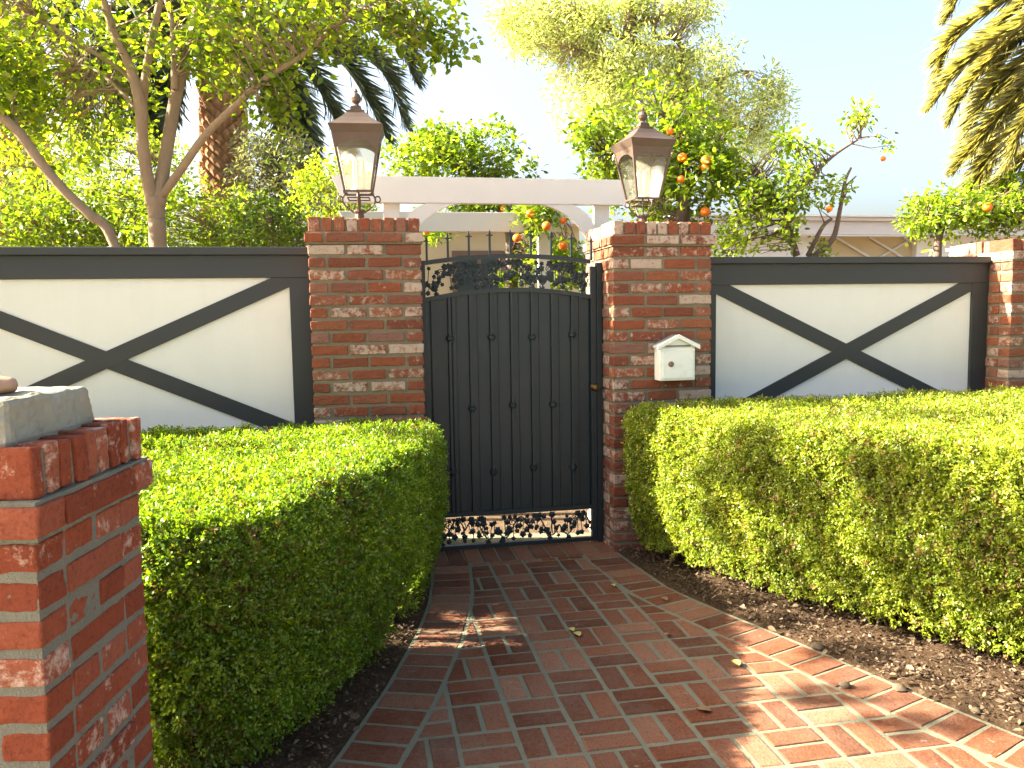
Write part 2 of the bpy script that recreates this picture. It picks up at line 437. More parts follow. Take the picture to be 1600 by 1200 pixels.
pd_, nd_, sd_ = chips(60, (-1.2, -.4, 2.1, 4.6), lambda x, y: smooth_interp(LEFT, y) - .4 < x < smooth_interp(LEFT, y) + .02)
lt = leaf_mesh('leaf_litter', np.concatenate([pc_, pd_]) + np.array([0, 0, .012]), np.concatenate([nc_, nd_]), np.concatenate([sc_, sd_]) * 1.3 + .012, M_chip, None, .5, .35, RNG.uniform(.6, 1, 320))
tag(lt, 'small dry leaves scattered over the soil along both edges of the path', 'leaf litter', kind='stuff')
mc = leaf_mesh('mulch', np.concatenate([pa, pb]), np.concatenate([na, nb]), np.concatenate([sa, sb]), M_chip, None, .45, .1)
tag(mc, 'dry bark mulch scattered on the soil beside the brick path', 'mulch', kind='stuff')

# brick path: basketweave field with header borders, laid as real bricks
def clip(poly, p, n):                      # keep (q-p).n >= 0
    out = []
    for i in range(len(poly)):
        a, b = poly[i], poly[(i + 1) % len(poly)]
        da = (a[0] - p[0]) * n[0] + (a[1] - p[1]) * n[1]; db = (b[0] - p[0]) * n[0] + (b[1] - p[1]) * n[1]
        if da >= 0: out.append(a)
        if (da >= 0) != (db >= 0):
            t = da / (da - db); out.append((a[0] + t * (b[0] - a[0]), a[1] + t * (b[1] - a[1])))
    return out
def area(poly):
    return abs(sum(poly[i][0] * poly[(i + 1) % len(poly)][1] - poly[(i + 1) % len(poly)][0] * poly[i][1] for i in range(len(poly)))) / 2
def rnd_brick(m, wmax=1.0):
    m.col = (random.random(), random.random() ** 1.5 * wmax, random.random())
def path_bricks():
    m = MB(); MOD = .2080; J = .017; BW = .205
    org = ground_pt = None
    d = ray(950, 1087); t = -EYE / d.z; org = CAMP + d * t
    ex, ey = (wd.x, wd.y), (wn.x, wn.y)
    for i in range(-14, 24):
        for j in range(-20, 12):
            vert = (i + j) % 2 == 0      # (0,1) and (-1,0) cells upright
            for k in range(2):
                if vert: a0, a1, b0, b1 = i * MOD + k * MOD / 2, i * MOD + (k + 1) * MOD / 2, j * MOD, (j + 1) * MOD
                else: a0, a1, b0, b1 = i * MOD, (i + 1) * MOD, j * MOD + k * MOD / 2, j * MOD + (k + 1) * MOD / 2
                h = J / 2; a0 += h; a1 -= h; b0 += h; b1 -= h
                r = lambda: random.uniform(-.0018, .0018)
                loc = [(a0 + r(), b0 + r()), (a1 + r(), b0 + r()), (a1 + r(), b1 + r()), (a0 + r(), b1 + r())]
                poly = [(org.x + ex[0] * a + ey[0] * b, org.y + ex[1] * a + ey[1] * b) for a, b in loc]
                cy = sum(p[1] for p in poly) / 4
                if not (-.6 < cy < 5.05): continue
                xl = smooth_interp(LEFT, cy); xr = smooth_interp(RIGHT, cy)
                sl = (smooth_interp(LEFT, cy + .1) - smooth_interp(LEFT, cy - .1)) / .2; sr = (smooth_interp(RIGHT, cy + .1) - smooth_interp(RIGHT, cy - .1)) / .2
                nl = math.hypot(1, sl); nr = math.hypot(1, sr)
                poly = clip(poly, (xl + (BW + .016) * nl, cy), (1, -sl))
                if len(poly) < 3: continue
                poly = clip(poly, (xr - (BW + .016) * nr, cy), (-1, sr))
                if len(poly) < 3: continue
                # stop at the threshold row in front of the gate
                poly = clip(poly, (O + wn * (-.02))[:2], (-wn.x, -wn.y))
                if len(poly) < 3 or area(poly) < .0012: continue
                rnd_brick(m); z = random.uniform(-.0015, .0025)
                m.poly_prism(poly, -.01, .0225 + z, .004)
    # borders
    for C, sgn in ((LEFT, 1), (RIGHT, -1)):
        pts = [Vector((smooth_interp(C, y), y, 0)) for y in np.arange(-.5, 5.3, .02)]
        sm = []
        for i in range(len(pts)):
            w = pts[max(0, i - 8):i + 9]; sm.append(sum(w, Vector()) / len(w))
        acc = 0; last = 0; P = 0.104
        i = 0
        while i < len(sm) - 1:
            j = i; L = 0
            while j < len(sm) - 1 and L < P: L += (sm[j + 1] - sm[j]).length; j += 1
            a, b = sm[i], sm[j]; tdir = (b - a).normalized(); nn = Vector((tdir.y, -tdir.x, 0)) * sgn
            a2 = a + tdir * .006; b2 = a + tdir * (L - .007)
            q = [a2, b2, b2 + nn * BW, a2 + nn * BW]
            poly = [(p.x, p.y) for p in q]
            if random.random() < .0: pass
            poly = clip(poly, (O + wn * (.05))[:2], (-wn.x, -wn.y))
            if len(poly) >= 3 and area(poly) > .002:
                rnd_brick(m); m.poly_prism(poly, -.01, .0225 + random.uniform(-.001, .002), .004)
            i = j
    # threshold row under the gate
    s = -1.13
    while s < -.02:
        rnd_brick(m); p = [W(s + .006, -.01, 0), W(s + .098, -.01, 0), W(s + .098, .36, 0), W(s + .006, .36, 0)]
        m.poly_prism([(q.x, q.y) for q in p], -.01, .026, .003); s += .104
    o = roughen(m.build('path_bricks', M_path, bevel=.003), .05, .005, 2)
    b = MB(); n = 80
    ys = np.linspace(-.5, 5.3, n)
    for y in ys: b.v += [(smooth_interp(LEFT, y) - .016, y, .0198), (smooth_interp(RIGHT, y) + .022, y, .0198)]
    for k in range(n - 1): b.quad((2 * k, 2 * k + 1, 2 * k + 3, 2 * k + 2))
    mo = b.build('path', M_pmortar); tag(mo, kind='structure')
    o.parent = mo; return mo
path_bricks()

# ------------------------------------------------------------------ brick pillars
def brick_column(m, s0, s1, o0, o1, z0, z1, pitch=.072, L=.205, J=.019, bd=.095, start=0, wmax=1.0, jit=.0022):
    n = int(round((z1 - z0) / pitch)); pitch = (z1 - z0) / n
    def row(a0, a1, fixed0, fixed1, z, zt, axis, cuts):
        for c0, c1 in zip(cuts[:-1], cuts[1:]):
            rnd_brick(m, wmax); pr = random.uniform(-.003, .003)
            if axis == 's': m.box(a0 + c0 + J / 2, a0 + c1 - J / 2, fixed0 + pr, fixed1, z, zt, jit)
            else: m.box(fixed0 + pr, fixed1, a0 + c0 + J / 2, a0 + c1 - J / 2, z, zt, jit)
    def cuts(w, half):
        k = max(1, round(w / L)); l = w / k
        if not half: c = [i * l for i in range(k + 1)]
        else: c = [0] + [l * (i + .5) for i in range(k)] + [w]
        return [c[0]] + [x + random.uniform(-.006, .006) for x in c[1:-1]] + [c[-1]]
    for i in range(n):
        z = z0 + i * pitch + J / 2; zt = z0 + (i + 1) * pitch - J / 2; h = (i + start) % 2
        w = s1 - s0; cc = cuts(w, h); cc[0] -= J / 2; cc[-1] += J / 2
        row(s0, s1, o0, o0 + bd, z, zt, 's', cc)
        cc = cuts(w, h); cc[0] -= J / 2; cc[-1] += J / 2
        row(s0, s1, o1 - bd, o1, z, zt, 's', cc)
        w2 = (o1 - o0) - 2 * bd
        cc = cuts(w2, not h)
        row(o0 + bd, 0, s0, s0 + bd, z, zt, 'o', cc)
        for c0, c1 in zip(cc[:-1], cc[1:]):
            rnd_brick(m, wmax); m.box(s1 - bd, s1 + random.uniform(-.003, .003), o0 + bd + c0 + J / 2, o0 + bd + c1 - J / 2, z, zt, jit)
def rowlock(m, s0, s1, o0, o1, z0, z1, w=.066, J=.012, bd=.2, wmax=1.0, across=False):
    for (a0, a1, f0, f1, ax) in ((o0, o1, s1 - bd, s1, 'o'), (o0, o1, s0, s1 - bd - .012, 'o')) if across else ((s0, s1, o0, o0 + bd, 's'), (s0, s1, o1 - bd, o1, 's'), (o0 + bd, o1 - bd, s0, s0 + bd, 'o'), (o0 + bd, o1 - bd, s1 - bd, s1, 'o')):
        if a1 - a0 < .03: continue
        k = max(1, round((a1 - a0) / w)); l = (a1 - a0) / k
        for i in range(k):
            rnd_brick(m, wmax); pr = random.uniform(-.004, .004); j0 = 0 if i == 0 and ax == 's' else J / 2; j1 = 0 if i == k - 1 and ax == 's' else J / 2
            zt = z1 + random.uniform(-.005, .004)
            if ax == 's': m.box(a0 + i * l + j0, a0 + (i + 1) * l - j1, f0 + pr, f1 + pr, z0, zt, .0025)
            else: m.box(f0 + pr, f1 + pr, a0 + i * l + j0, a0 + (i + 1) * l - j1, z0, zt, .0025)

def pillar(s0, s1, o0, o1, ztop, label, start=0, matb=None):
    matb = matb or M_brick
    cs, co = (s0 + s1) / 2, (o0 + o1) / 2
    t = empty('brick_pillar', W(cs, co, 0), A); tag(t, label, 'brick pillar', 'brick pillars of the front wall')
    a, b, c, d = s0 - cs, s1 - cs, o0 - co, o1 - co
    m = MB(); brick_column(m, a, b, c, d, 0, ztop - .145, start=start)
    roughen(m.build('brickwork', matb, t, bevel=.004), .035, .009, 2)
    k = MB(); pass
    k = MB(); brick_column(k, a - .016, b + .016, c - .016, d + .016, ztop - .147, ztop - .078, pitch=.069, start=start + 1)
    rowlock(k, a + .004, b - .006, c + .004, d - .004, ztop - .078, ztop)
    roughen(k.build('cap', matb, t, bevel=.004), .035, .009, 2)
    q = MB(); e = .007
    q.box(a + e, b - e, c + e, d - e, 0, ztop - .15); q.box(a - .006, b + .006, c - .006, d + .006, ztop - .148, ztop - .079)
    q.box(a + .014, b - .014, c + .014, d - .014, ztop - .077, ztop - .01)
    q.build('mortar', M_mortar, t)
    return t
pillar(-1.777, -1.147, 0, .60, 2.055, 'red brick pillar between the left white fence panel and the gate')
pillar(0, .63, 0, .60, 2.045, 'red brick pillar with the white mailbox, right of the gate', 1)
pillar(2.757, 3.387, 0, .60, 1.95, 'red brick pillar at the right edge, beyond the white fence panel')

# ------------------------------------------------------------------ fence panels
def fence(s0, s1, zc, ztop, zr0, zr1, cx, label, zb=.77):
    t = empty('fence_panel', W(s0, .2, 0), A); tag(t, label, 'fence', 'white fence panels with dark cross braces')
    w = s1 - s0; lx = .125
    b = MB(); b.box(.01, w - .01, .018, .05, .02, zr1 - .01); b.build('board', M_white, t)
    for (a, c) in ((0, lx), (w - lx, w)):
        p = MB(); p.box(a, c, 0, .07, 0, zr0); p.build('stile', M_trim, t, bevel=.003)
    p = MB(); p.box(0, w, -.001, .071, zr0, zr1); p.build('top_rail', M_trim, t, bevel=.003)
    p = MB(); p.box(lx, w - lx, 0, .07, zb - .2, zb); p.build('bottom_rail', M_trim, t, bevel=.003)
    p = MB(); p.box(-.001, w + .001, -.028, .10, zr1, ztop); p.build('cap_board', M_trim, t, bevel=.004)
    p = MB(); p.box(lx, w - lx, -.012, .017, zr1 - .012, zr1 - .001)
    # the braces: four-sided strips running corner to corner, the second one in two halves that butt against the first
    x0, x1, hw = lx, w - lx, .045
    d = Vector((x1 - x0, 0, zr0 - zb)).normalized(); nrm = Vector((-d.z, 0, d.x))
    for sg in (1, -1):
        k = MB()
        def strip(ax, az, bx, bz, y0, y1):
            dd = Vector((bx - ax, 0, bz - az)).normalized(); nn = Vector((-dd.z, 0, dd.x)) * hw
            P = []
            for y in (y0, y1):
                P += [Vector((ax, y, az)) - nn, Vector((bx, y, bz)) - nn, Vector((bx, y, bz)) + nn, Vector((ax, y, az)) + nn]
            k.hexa(P)
        if sg == 1: strip(x0 - .01, zb - .0, x1 + .01, zr0 + .0, .0045, .0175)
        else: strip(x0 - .01, zr0, x1 + .01, zb, .0065, .0178)
        k.build('brace', M_trim, t)
    return t
fence(-4.06, -1.777, 0, 1.905, 1.73, 1.86, 0, 'long white fence panel with dark cross brace, left of the gate', .82)
fence(.63, 2.757, 0, 1.843, 1.665, 1.80, 0, 'white fence panel with dark cross brace above the sunny hedge, right of the mailbox', .77)
pillar(-4.70, -4.07, 0, .60, 2.055, 'red brick pillar at the far left end of the front wall')

# ------------------------------------------------------------------ gate
def gate():
    S0, S1, OF = -1.143, -.004, .24
    t = empty('iron_gate', W(S0, OF, 0), A); tag(t, 'dark iron garden gate with an arched top, spikes and leafy scrollwork', 'gate')
    w = S1 - S0
    X = lambda s: s - S0
    arch = lambda x, e, a: e + (a - e) * (1 - ((x - w / 2) / (w / 2)) ** 2)
    f = MB(); f.box(0, .034, -.018, .018, .035, 1.828); f.build('hinge_stile', M_iron, t, bevel=.002)
    f = MB(); f.box(w - .072, w - .036, -.018, .018, .035, 1.79); f.box(w - .034, w, -.024, .03, 0, 1.812); f.build('latch_stile', M_iron, t, bevel=.002)
    f = MB(); f.box(.034, w - .072, -.016, .016, .035, .062); f.build('bottom_rail', M_iron, t, bevel=.002)
    def arched(name, e, a, th, dep):
        f = MB(); n = 28
        for i in range(n):
            x0 = .034 + (w - .106) * i / n; x1 = .034 + (w - .106) * (i + 1) / n
            z0, z1 = arch(x0, e, a), arch(x1, e, a)
            f.hexa([(x0, -dep, z0 - th), (x1, -dep, z1 - th), (x1, dep, z1 - th), (x0, dep, z0 - th), (x0, -dep, z0), (x1, -dep, z1), (x1, dep, z1), (x0, dep, z0)])
        return f.build(name, M_iron, t)
    arched('top_rail', 1.822, 1.868, .026, .0165)
    arched('middle_rail', 1.60, 1.662, .026, .0165)
    f = MB(); f.box(.034, w - .072, -.0155, .0155, .245, .271); f.build('lower_rail', M_iron, t, bevel=.002)
    # sheet with shallow vertical folds
    f = MB(); n = 96; xs = [.034 + (w - .106) * i / n for i in range(n + 1)]
    for x in xs:
        ph = ((x - .05) / .128) % 1.0; y = .004 + (.004 if ph < .06 or ph > .94 else 0)
        f.v += [(x, y, .25), (x, y, arch(x, 1.59, 1.65))]
    for i in range(n): f.quad((2 * i, 2 * i + 2, 2 * i + 3, 2 * i + 1))
    f.build('sheet_panel', M_iron, t)
    bars = [-1.096 + .1286 * i for i in range(9)]
    for i, s in enumerate(bars):
        x = X(s)
        zt = arch(x, 1.822, 1.868)
        # bar over the sheet: twelve millimetre square tube
        if 0 < i < 8:
            b = MB(); b.box(x - .0075, x + .0075, -.014, .001, .27, arch(x, 1.575, 1.636)); br = b.build('bar', M_iron, t)
            for z in ((1.363, .525) if i % 2 == 1 else (.93,)):
                c = MB(); z += random.uniform(-.012, .012)
                c.lathe([(0, z - .022), (.014, z - .026), (.015, z - .013), (.025, z - .008), (.025, z + .008), (.015, z + .013), (.014, z + .026), (0, z + .022)], 10, x, -.0075)
                c.build('collar', M_iron, br)
            # strip seam pairs beside the bars
            b = MB(); b.box(x + .045, x + .052, -.004, .0035, .272, arch(x, 1.57, 1.63)); b.build('seam', M_iron, t)
        zb, hh = zt - .004, .145 + .0
        b = MB(); b.box(x - .0062, x + .0062, -.0062, .0062, zb, zb + .115)
        b.hexa([(x - .011, -.011, zb + .115), (x + .011, -.011, zb + .115), (x + .011, .011, zb + .115), (x - .011, .011, zb + .115),
                (x - .011, -.011, zb + .124), (x + .011, -.011, zb + .124), (x + .011, .011, zb + .124), (x - .011, .011, zb + .124)])
        b.box(x - .020, x + .020, -.004, .004, zb + .1165, zb + .1225)
        b.hexa([(x - .007, -.007, zb + .124), (x + .007, -.007, zb + .124), (x + .007, .007, zb + .124), (x - .007, .007, zb + .124),
                (x - .001, -.001, zb + .155), (x + .001, -.001, zb + .155), (x + .001, .001, zb + .155), (x - .001, .001, zb + .155)])
        b.build('spike', M_iron, t)
    # scrollwork: vines with vine leaves
    def leaf(m, x, z, size, ang):
        pts = []
        for k in range(15):
            a = 2 * math.pi * k / 15
            r = size * (.42 + .58 * abs(math.cos(2.5 * a)) ** .8) * (1.1 if k == 0 else 1)
            pts.append((x + r * math.cos(a + ang), z + r * math.sin(a + ang)))
        b = len(m.v); n = len(pts)
        m.v.append((x, -.007, z))
        for p in pts: m.v.append((p[0], random.uniform(-.004, .004), p[1]))
        m.v.append((x, .007, z))
        for i in range(n):
            m.quad((b, b + 1 + i, b + 1 + (i + 1) % n)); m.quad((b + n + 1, b + 1 + (i + 1) % n, b + 1 + i))
    def scroll(name, zlo, zhi, seeds, ls):
        m = MB(); xa, xb = .045, w - .082; L = (xb - xa) / seeds
        for q in range(seeds):
            cx = xa + L * (q + .5); d = 1 if q % 2 else -1
            pts = []
            for k in range(33):
                u = k / 32; x = xa + L * q + L * u
                lo, hi = zlo(x), zhi(x); mid = (lo + hi) / 2; am = (hi - lo) * .36
                pts.append((x, 0, mid + d * am * math.sin(math.pi * u * 2)))
            m.tube(pts, .0045, 6)
            for k in range(24):
                u = (k + .3) / 24; i = int(u * 32); x, _, z = pts[i]; lo, hi = zlo(x), zhi(x)
                sg = 1 if (k % 2) else -1
                z2 = random.uniform(lo + ls * .7, hi - ls * .7) if k % 3 else z + sg * .02; x2 = x + random.uniform(-.02, .02)
                m.tube([(x, 0, z), ((x + x2) / 2, .003, (z + z2) / 2 + .004), (x2, 0, z2)], .0028, 5)
                leaf(m, x2, z2, ls * random.uniform(.55, 1.05), random.uniform(0, 6.28))
            # curled tendril
            cxx, cz = cx, (zlo(cx) + zhi(cx)) / 2 - d * (zhi(cx) - zlo(cx)) * .18
            m.tube([(cxx + (.026 - .0009 * k) * math.cos(k * .45), 0, cz + (.026 - .0009 * k) * math.sin(k * .45)) for k in range(24)], .003, 5)
        m.build(name, M_iron, t)
    scroll('top_scrollwork', lambda x: arch(x, 1.60, 1.662), lambda x: arch(x, 1.796, 1.842), 6, .025)
    scroll('bottom_scrollwork', lambda x: .062, lambda x: .245, 5, .024)
    k = MB(); kx = w - .055
    k.lathe([(0, 0), (.024, 0), (.024, .004), (.010, .008), (.010, .022), (.02, .03), (.023, .042), (.016, .052), (0, .054)], 14)
    k.v = [(kx + a, -.018 - c, 1.03 + b) for a, b, c in k.v]
    k.build('knob', M_brass, t, smooth=True)
    for z in (.35, 1.05, 1.6):
        h = MB(); h.tube([(-.002, -.022, z), (-.002, -.022, z + .07)], .009, 8); h.build('hinge', M_iron, t)
gate()

# ------------------------------------------------------------------ lanterns
def lantern():
    t = empty('lantern', (0, 0, 0)); H = .81
    def frus(m, r0_, z0, r1, z1, r00=None):
        m.hexa([(-r0_, -r0_, z0), (r0_, -r0_, z0), (r0_, r0_, z0), (-r0_, r0_, z0), (-r1, -r1, z1), (r1, -r1, z1), (r1, r1, z1), (-r1, r1, z1)])
    b = MB(); b.lathe([(0, 0), (.05, 0), (.05, .012), (.035, .02), (.030, .06), (.040, .075), (.040, .085), (.0, .085)], 12); b.build('base', M_copper, t, smooth=False)
    s = MB()
    for k in range(4):
        a = k * math.pi / 2 + math.pi / 4 * 0
        pts = []
        for u in range(13):
            q = u / 12; r = .035 + .075 * math.sin(q * math.pi * .80); z = .07 + .12 * q
            pts.append((r * math.cos(a), r * math.sin(a), z))
        s.tube(pts, .006, 6)
        s.tube([(math.cos(a) * (.125 + .018 * math.cos(v)), math.sin(a) * (.125 + .018 * math.cos(v)), .15 + .018 * math.sin(v)) for v in np.linspace(0, 6.3, 14)], .005, 5)
    s.tube([(0, 0, .08), (0, 0, .20)], .006, 6)
    s.lathe([(.095, .148), (.105, .148), (.105, .156), (.095, .156), (.095, .148)], 4)
    s.build('scroll_bracket', M_copper, t)
    zb, zt, rb, rt = .195, .52, .088, .150     # glass body
    f = MB()
    for (z0, z1, r) in ((zb - .012, zb, rb + .004),):
        for sg in (-1, 1):
            f.box(-r, r, sg * r - .007, sg * r + .007, z0, z1); f.box(sg * r - .007, sg * r + .007, -r + .008, r - .008, z0, z1)
    for sx in (-1, 1):
        for sy in (-1, 1):
            f.hexa([(sx * rb - .007, sy * rb - .007, zb), (sx * rb + .007, sy * rb - .007, zb), (sx * rb + .007, sy * rb + .007, zb), (sx * rb - .007, sy * rb + .007, zb),
                    (sx * rt - .008, sy * rt - .008, zt), (sx * rt + .008, sy * rt - .008, zt), (sx * rt + .008, sy * rt + .008, zt), (sx * rt - .008, sy * rt + .008, zt)])
    # arched head strips on each face
    n = 12
    for face in range(4):
        ca, sa_ = math.cos(face * math.pi / 2), math.sin(face * math.pi / 2)
        for i in range(n):
            def P(u, z, o):
                r = rb + (rt - rb) * (z - zb) / (zt - zb)
                x, y = u * r, -(r + o); return (x * ca - y * sa_, x * sa_ + y * ca, z)
            u0_, u1 = -1 + 2 * i / n, -1 + 2 * (i + 1) / n
            za = lambda u: zt - .035 - .055 * (abs(u) ** 2.2)
            f.hexa([P(u0_, za(u0_), -.002), P(u1, za(u1), -.002), P(u1, za(u1), .004), P(u0_, za(u0_), .004), P(u0_, zt, -.002), P(u1, zt, -.002), P(u1, zt, .004), P(u0_, zt, .004)])
    f.build('frame', M_copper, t)
    g_ = MB()
    for face in range(4):
        ca, sa_ = math.cos(face * math.pi / 2), math.sin(face * math.pi / 2); b0 = len(g_.v)
        for (u, z) in ((-1, zb), (1, zb), (1, zt - .02), (-1, zt - .02)):
            r = rb + (rt - rb) * (z - zb) / (zt - zb) - .004
            x, y = u * r, -r; g_.v.append((x * ca - y * sa_, x * sa_ + y * ca, z))
        g_.quad((b0, b0 + 1, b0 + 2, b0 + 3))
    g_.build('glass', M_glass, t)
    c = MB()
    for a in (0.4, 2.5, 4.6):
        c.lathe([(0, .21), (.011, .21), (.011, .38), (0, .38)], 8, .035 * math.cos(a), .035 * math.sin(a))
    c.lathe([(0, .20), (.055, .20), (.05, .215), (0, .23)], 12)
    c.build('candle', M_candle, t)
    r = MB()
    zt2 = .52
    r.hexa([(-.155, -.155, zt2), (.155, -.155, zt2), (.155, .155, zt2), (-.155, .155, zt2), (-.178, -.178, zt2 + .048), (.178, -.178, zt2 + .048), (.178, .178, zt2 + .048), (-.178, .178, zt2 + .048)])
    prof = [(.176, .568), (.140, .590), (.098, .622), (.064, .655)]
    for (ra, za), (rb_, zb_) in zip(prof[:-1], prof[1:]): frus(r, ra, za, rb_, zb_)
    frus(r, .050, .655, .056, .672); frus(r, .040, .672, .032, .700)
    r.lathe([(0, .698), (.032, .700), (.014, .716), (.030, .732), (.036, .752), (.026, .772), (.010, .784), (.014, .792), (.005, .808), (0, .82)], 12)
    r.build('roof', M_copper, t)
    t.scale = (.88, .88, .98)
    return t
def copy_tree(o, parent=None):
    c = o.copy(); COL.objects.link(c); c.parent = parent
    for ch in list(o.children): copy_tree(ch, c)
    return c
la = lantern(); la.location = W(-1.487, .30, 2.05); la.rotation_euler = (0, 0, math.radians(7))
tag(la, 'aged copper lantern on the brick pillar left of the gate', 'lantern', 'copper lanterns on the gate pillars')
lb = copy_tree(la); lb.location = W(.295, .30, 2.038); lb.rotation_euler = (0, 0, math.radians(17)); lb.scale = (.88, .88, .93)
tag(lb, 'aged copper lantern standing on the pillar above the mailbox', 'lantern', 'copper lanterns on the gate pillars')

# ------------------------------------------------------------------ mailbox
def mailbox():
    t = empty('mailbox', W(.37, -.004, 1.085), A); tag(t, 'small white wall mailbox with a gabled roof and a lock, on the brick pillar', 'mailbox')
    w = .112; d = .095; h = .20
    b = MB(); b.box(-w, w, -d, 0, 0, h)
    b.v += [(-w, -d, h), (w, -d, h), (0, -d, h + .062), (-w, 0, h), (w, 0, h), (0, 0, h + .062)]
    n = len(b.v) - 6
    b.quad((n, n + 1, n + 2)); b.quad((n + 3, n + 5, n + 4)); b.quad((n, n + 2, n + 5, n + 3)); b.quad((n + 1, n + 4, n + 5, n + 2))
    b.build('box', M_mailw, t, bevel=.004)
    dd = MB(); dd.box(-w + .016, w - .012, -d - .007, -d - .0005, .012, h - .02); dd.build('door', M_mailw, t, bevel=.004)
    sl = MB(); sl.box(-w + .03, w - .03, -d - .006, -d - .0006, h + .004, h + .013); sl.build('slot', M_mailr, t)
    for sg in (-1, 1):
        r = MB(); e = 1.22
        x1, z1 = sg * w * e, h + .062 - .062 * e + .012
        r.hexa([(0, -d - .014, h + .064), (x1, -d - .014, z1), (x1, 0, z1), (0, 0, h + .064), (0, -d - .014, h + .076), (x1, -d - .014, z1 + .012), (x1, 0, z1 + .012), (0, 0, h + .076)])
        r.build('roof', M_mailr, t)
        r = MB(); r.hexa([(0, -d - .022, h + .052), (x1, -d - .022, z1 - .012), (x1, -d - .0145, z1 - .012), (0, -d - .0145, h + .052), (0, -d - .022, h + .080), (x1, -d - .022, z1 + .014), (x1, -d - .0145, z1 + .014), (0, -d - .0145, h + .080)])
        r.build('gable_trim', M_mailw, t, bevel=.002)
    k = MB(); k.lathe([(0, 0), (.017, 0), (.017, .006), (.010, .010), (.010, .014), (0, .014)], 14)
    k.v = [(-.045 + a, -d - .007 - c, .10 + b_) for a, b_, c in k.v]; k.build('lock', M_winfr, t)
mailbox()

# ------------------------------------------------------------------ brick pier in the left foreground
def pier():
    nx, ny = -.875, 1.44; fx, fy = -.885, 1.90
    an = math.atan2(-(fx - nx), fy - ny)
    base = Vector((nx, ny, 0)); t = empty('brick_pier', base, an)
    tag(t, 'near red brick pier with a sloped concrete cap, at the left edge', 'brick pier')
    D = math.hypot(fx - nx, fy - ny); Wd = .62; zt = 1.268
    m = MB(); brick_column(m, -Wd - .0, -.012, .012, D - .012, .0, zt - .172, pitch=.0745, L=.205, J=.016, wmax=.85)
    roughen(m.build('brickwork', M_pier, t, bevel=.005), .028, .006, 3)
    k = MB(); brick_column(k, -Wd - .02, .012, -.014, D + .02, zt - .172, zt - .099, pitch=.073, L=.205, J=.016, start=1, wmax=.9)
    rowlock(k, -Wd, -.006, .004, D + .0, zt - .097, zt, w=.050, across=True)
    roughen(k.build('cap', M_pier, t, bevel=.005), .028, .007, 3)
    q = MB(); e = .015; q.box(-Wd + .008, -e, e, D - e, 0, zt - .176); q.box(-Wd - .01, .002, -.004, D + .01, zt - .1725, zt - .098); q.box(-Wd + .01, -.014, .014, D - .012, zt - .096, zt - .008)
    roughen(q.build('mortar', M_pier_mortar, t), .05, .004, 5)
    c = MB(); z0, z1 = zt - .006, zt + .085
    c.hexa([(-Wd + .0, .035, z0), (-.066, .035, z0), (-.066, D - .075, z0), (-Wd, D - .075, z0), (-Wd, .06, z1), (-.080, .06, z1), (-.080, D - .088, z1), (-Wd, D - .088, z1)])
    roughen(c.build('coping', M_concrete, t, bevel=.012), .045, .014, 5)
    return t
pier()
def stone_ball():
    p = at(2, 622, 1.62)
    t = MB(); bm = bmesh.new(); bmesh.ops.create_icosphere(bm, subdivisions=3, radius=1)
    for v in bm.verts:
        n = v.co.normalized(); v.co = Vector((n.x * .05, n.y * .05, n.z * .022)) * (1 + .06 * math.sin(9 * n.x + 5 * n.y))
    me = bpy.data.meshes.new('stone'); bm.to_mesh(me); bm.free(); me.materials.append(M_terra); me.polygons.foreach_set('use_smooth', [True] * len(me.polygons))
    o = bpy.data.objects.new('stone', me); COL.objects.link(o); o.location = (p.x - .02, p.y, 1.268 + .085 + .017)
    tag(o, 'brownish stone lying on the concrete cap of the near pier', 'stone')
stone_ball()

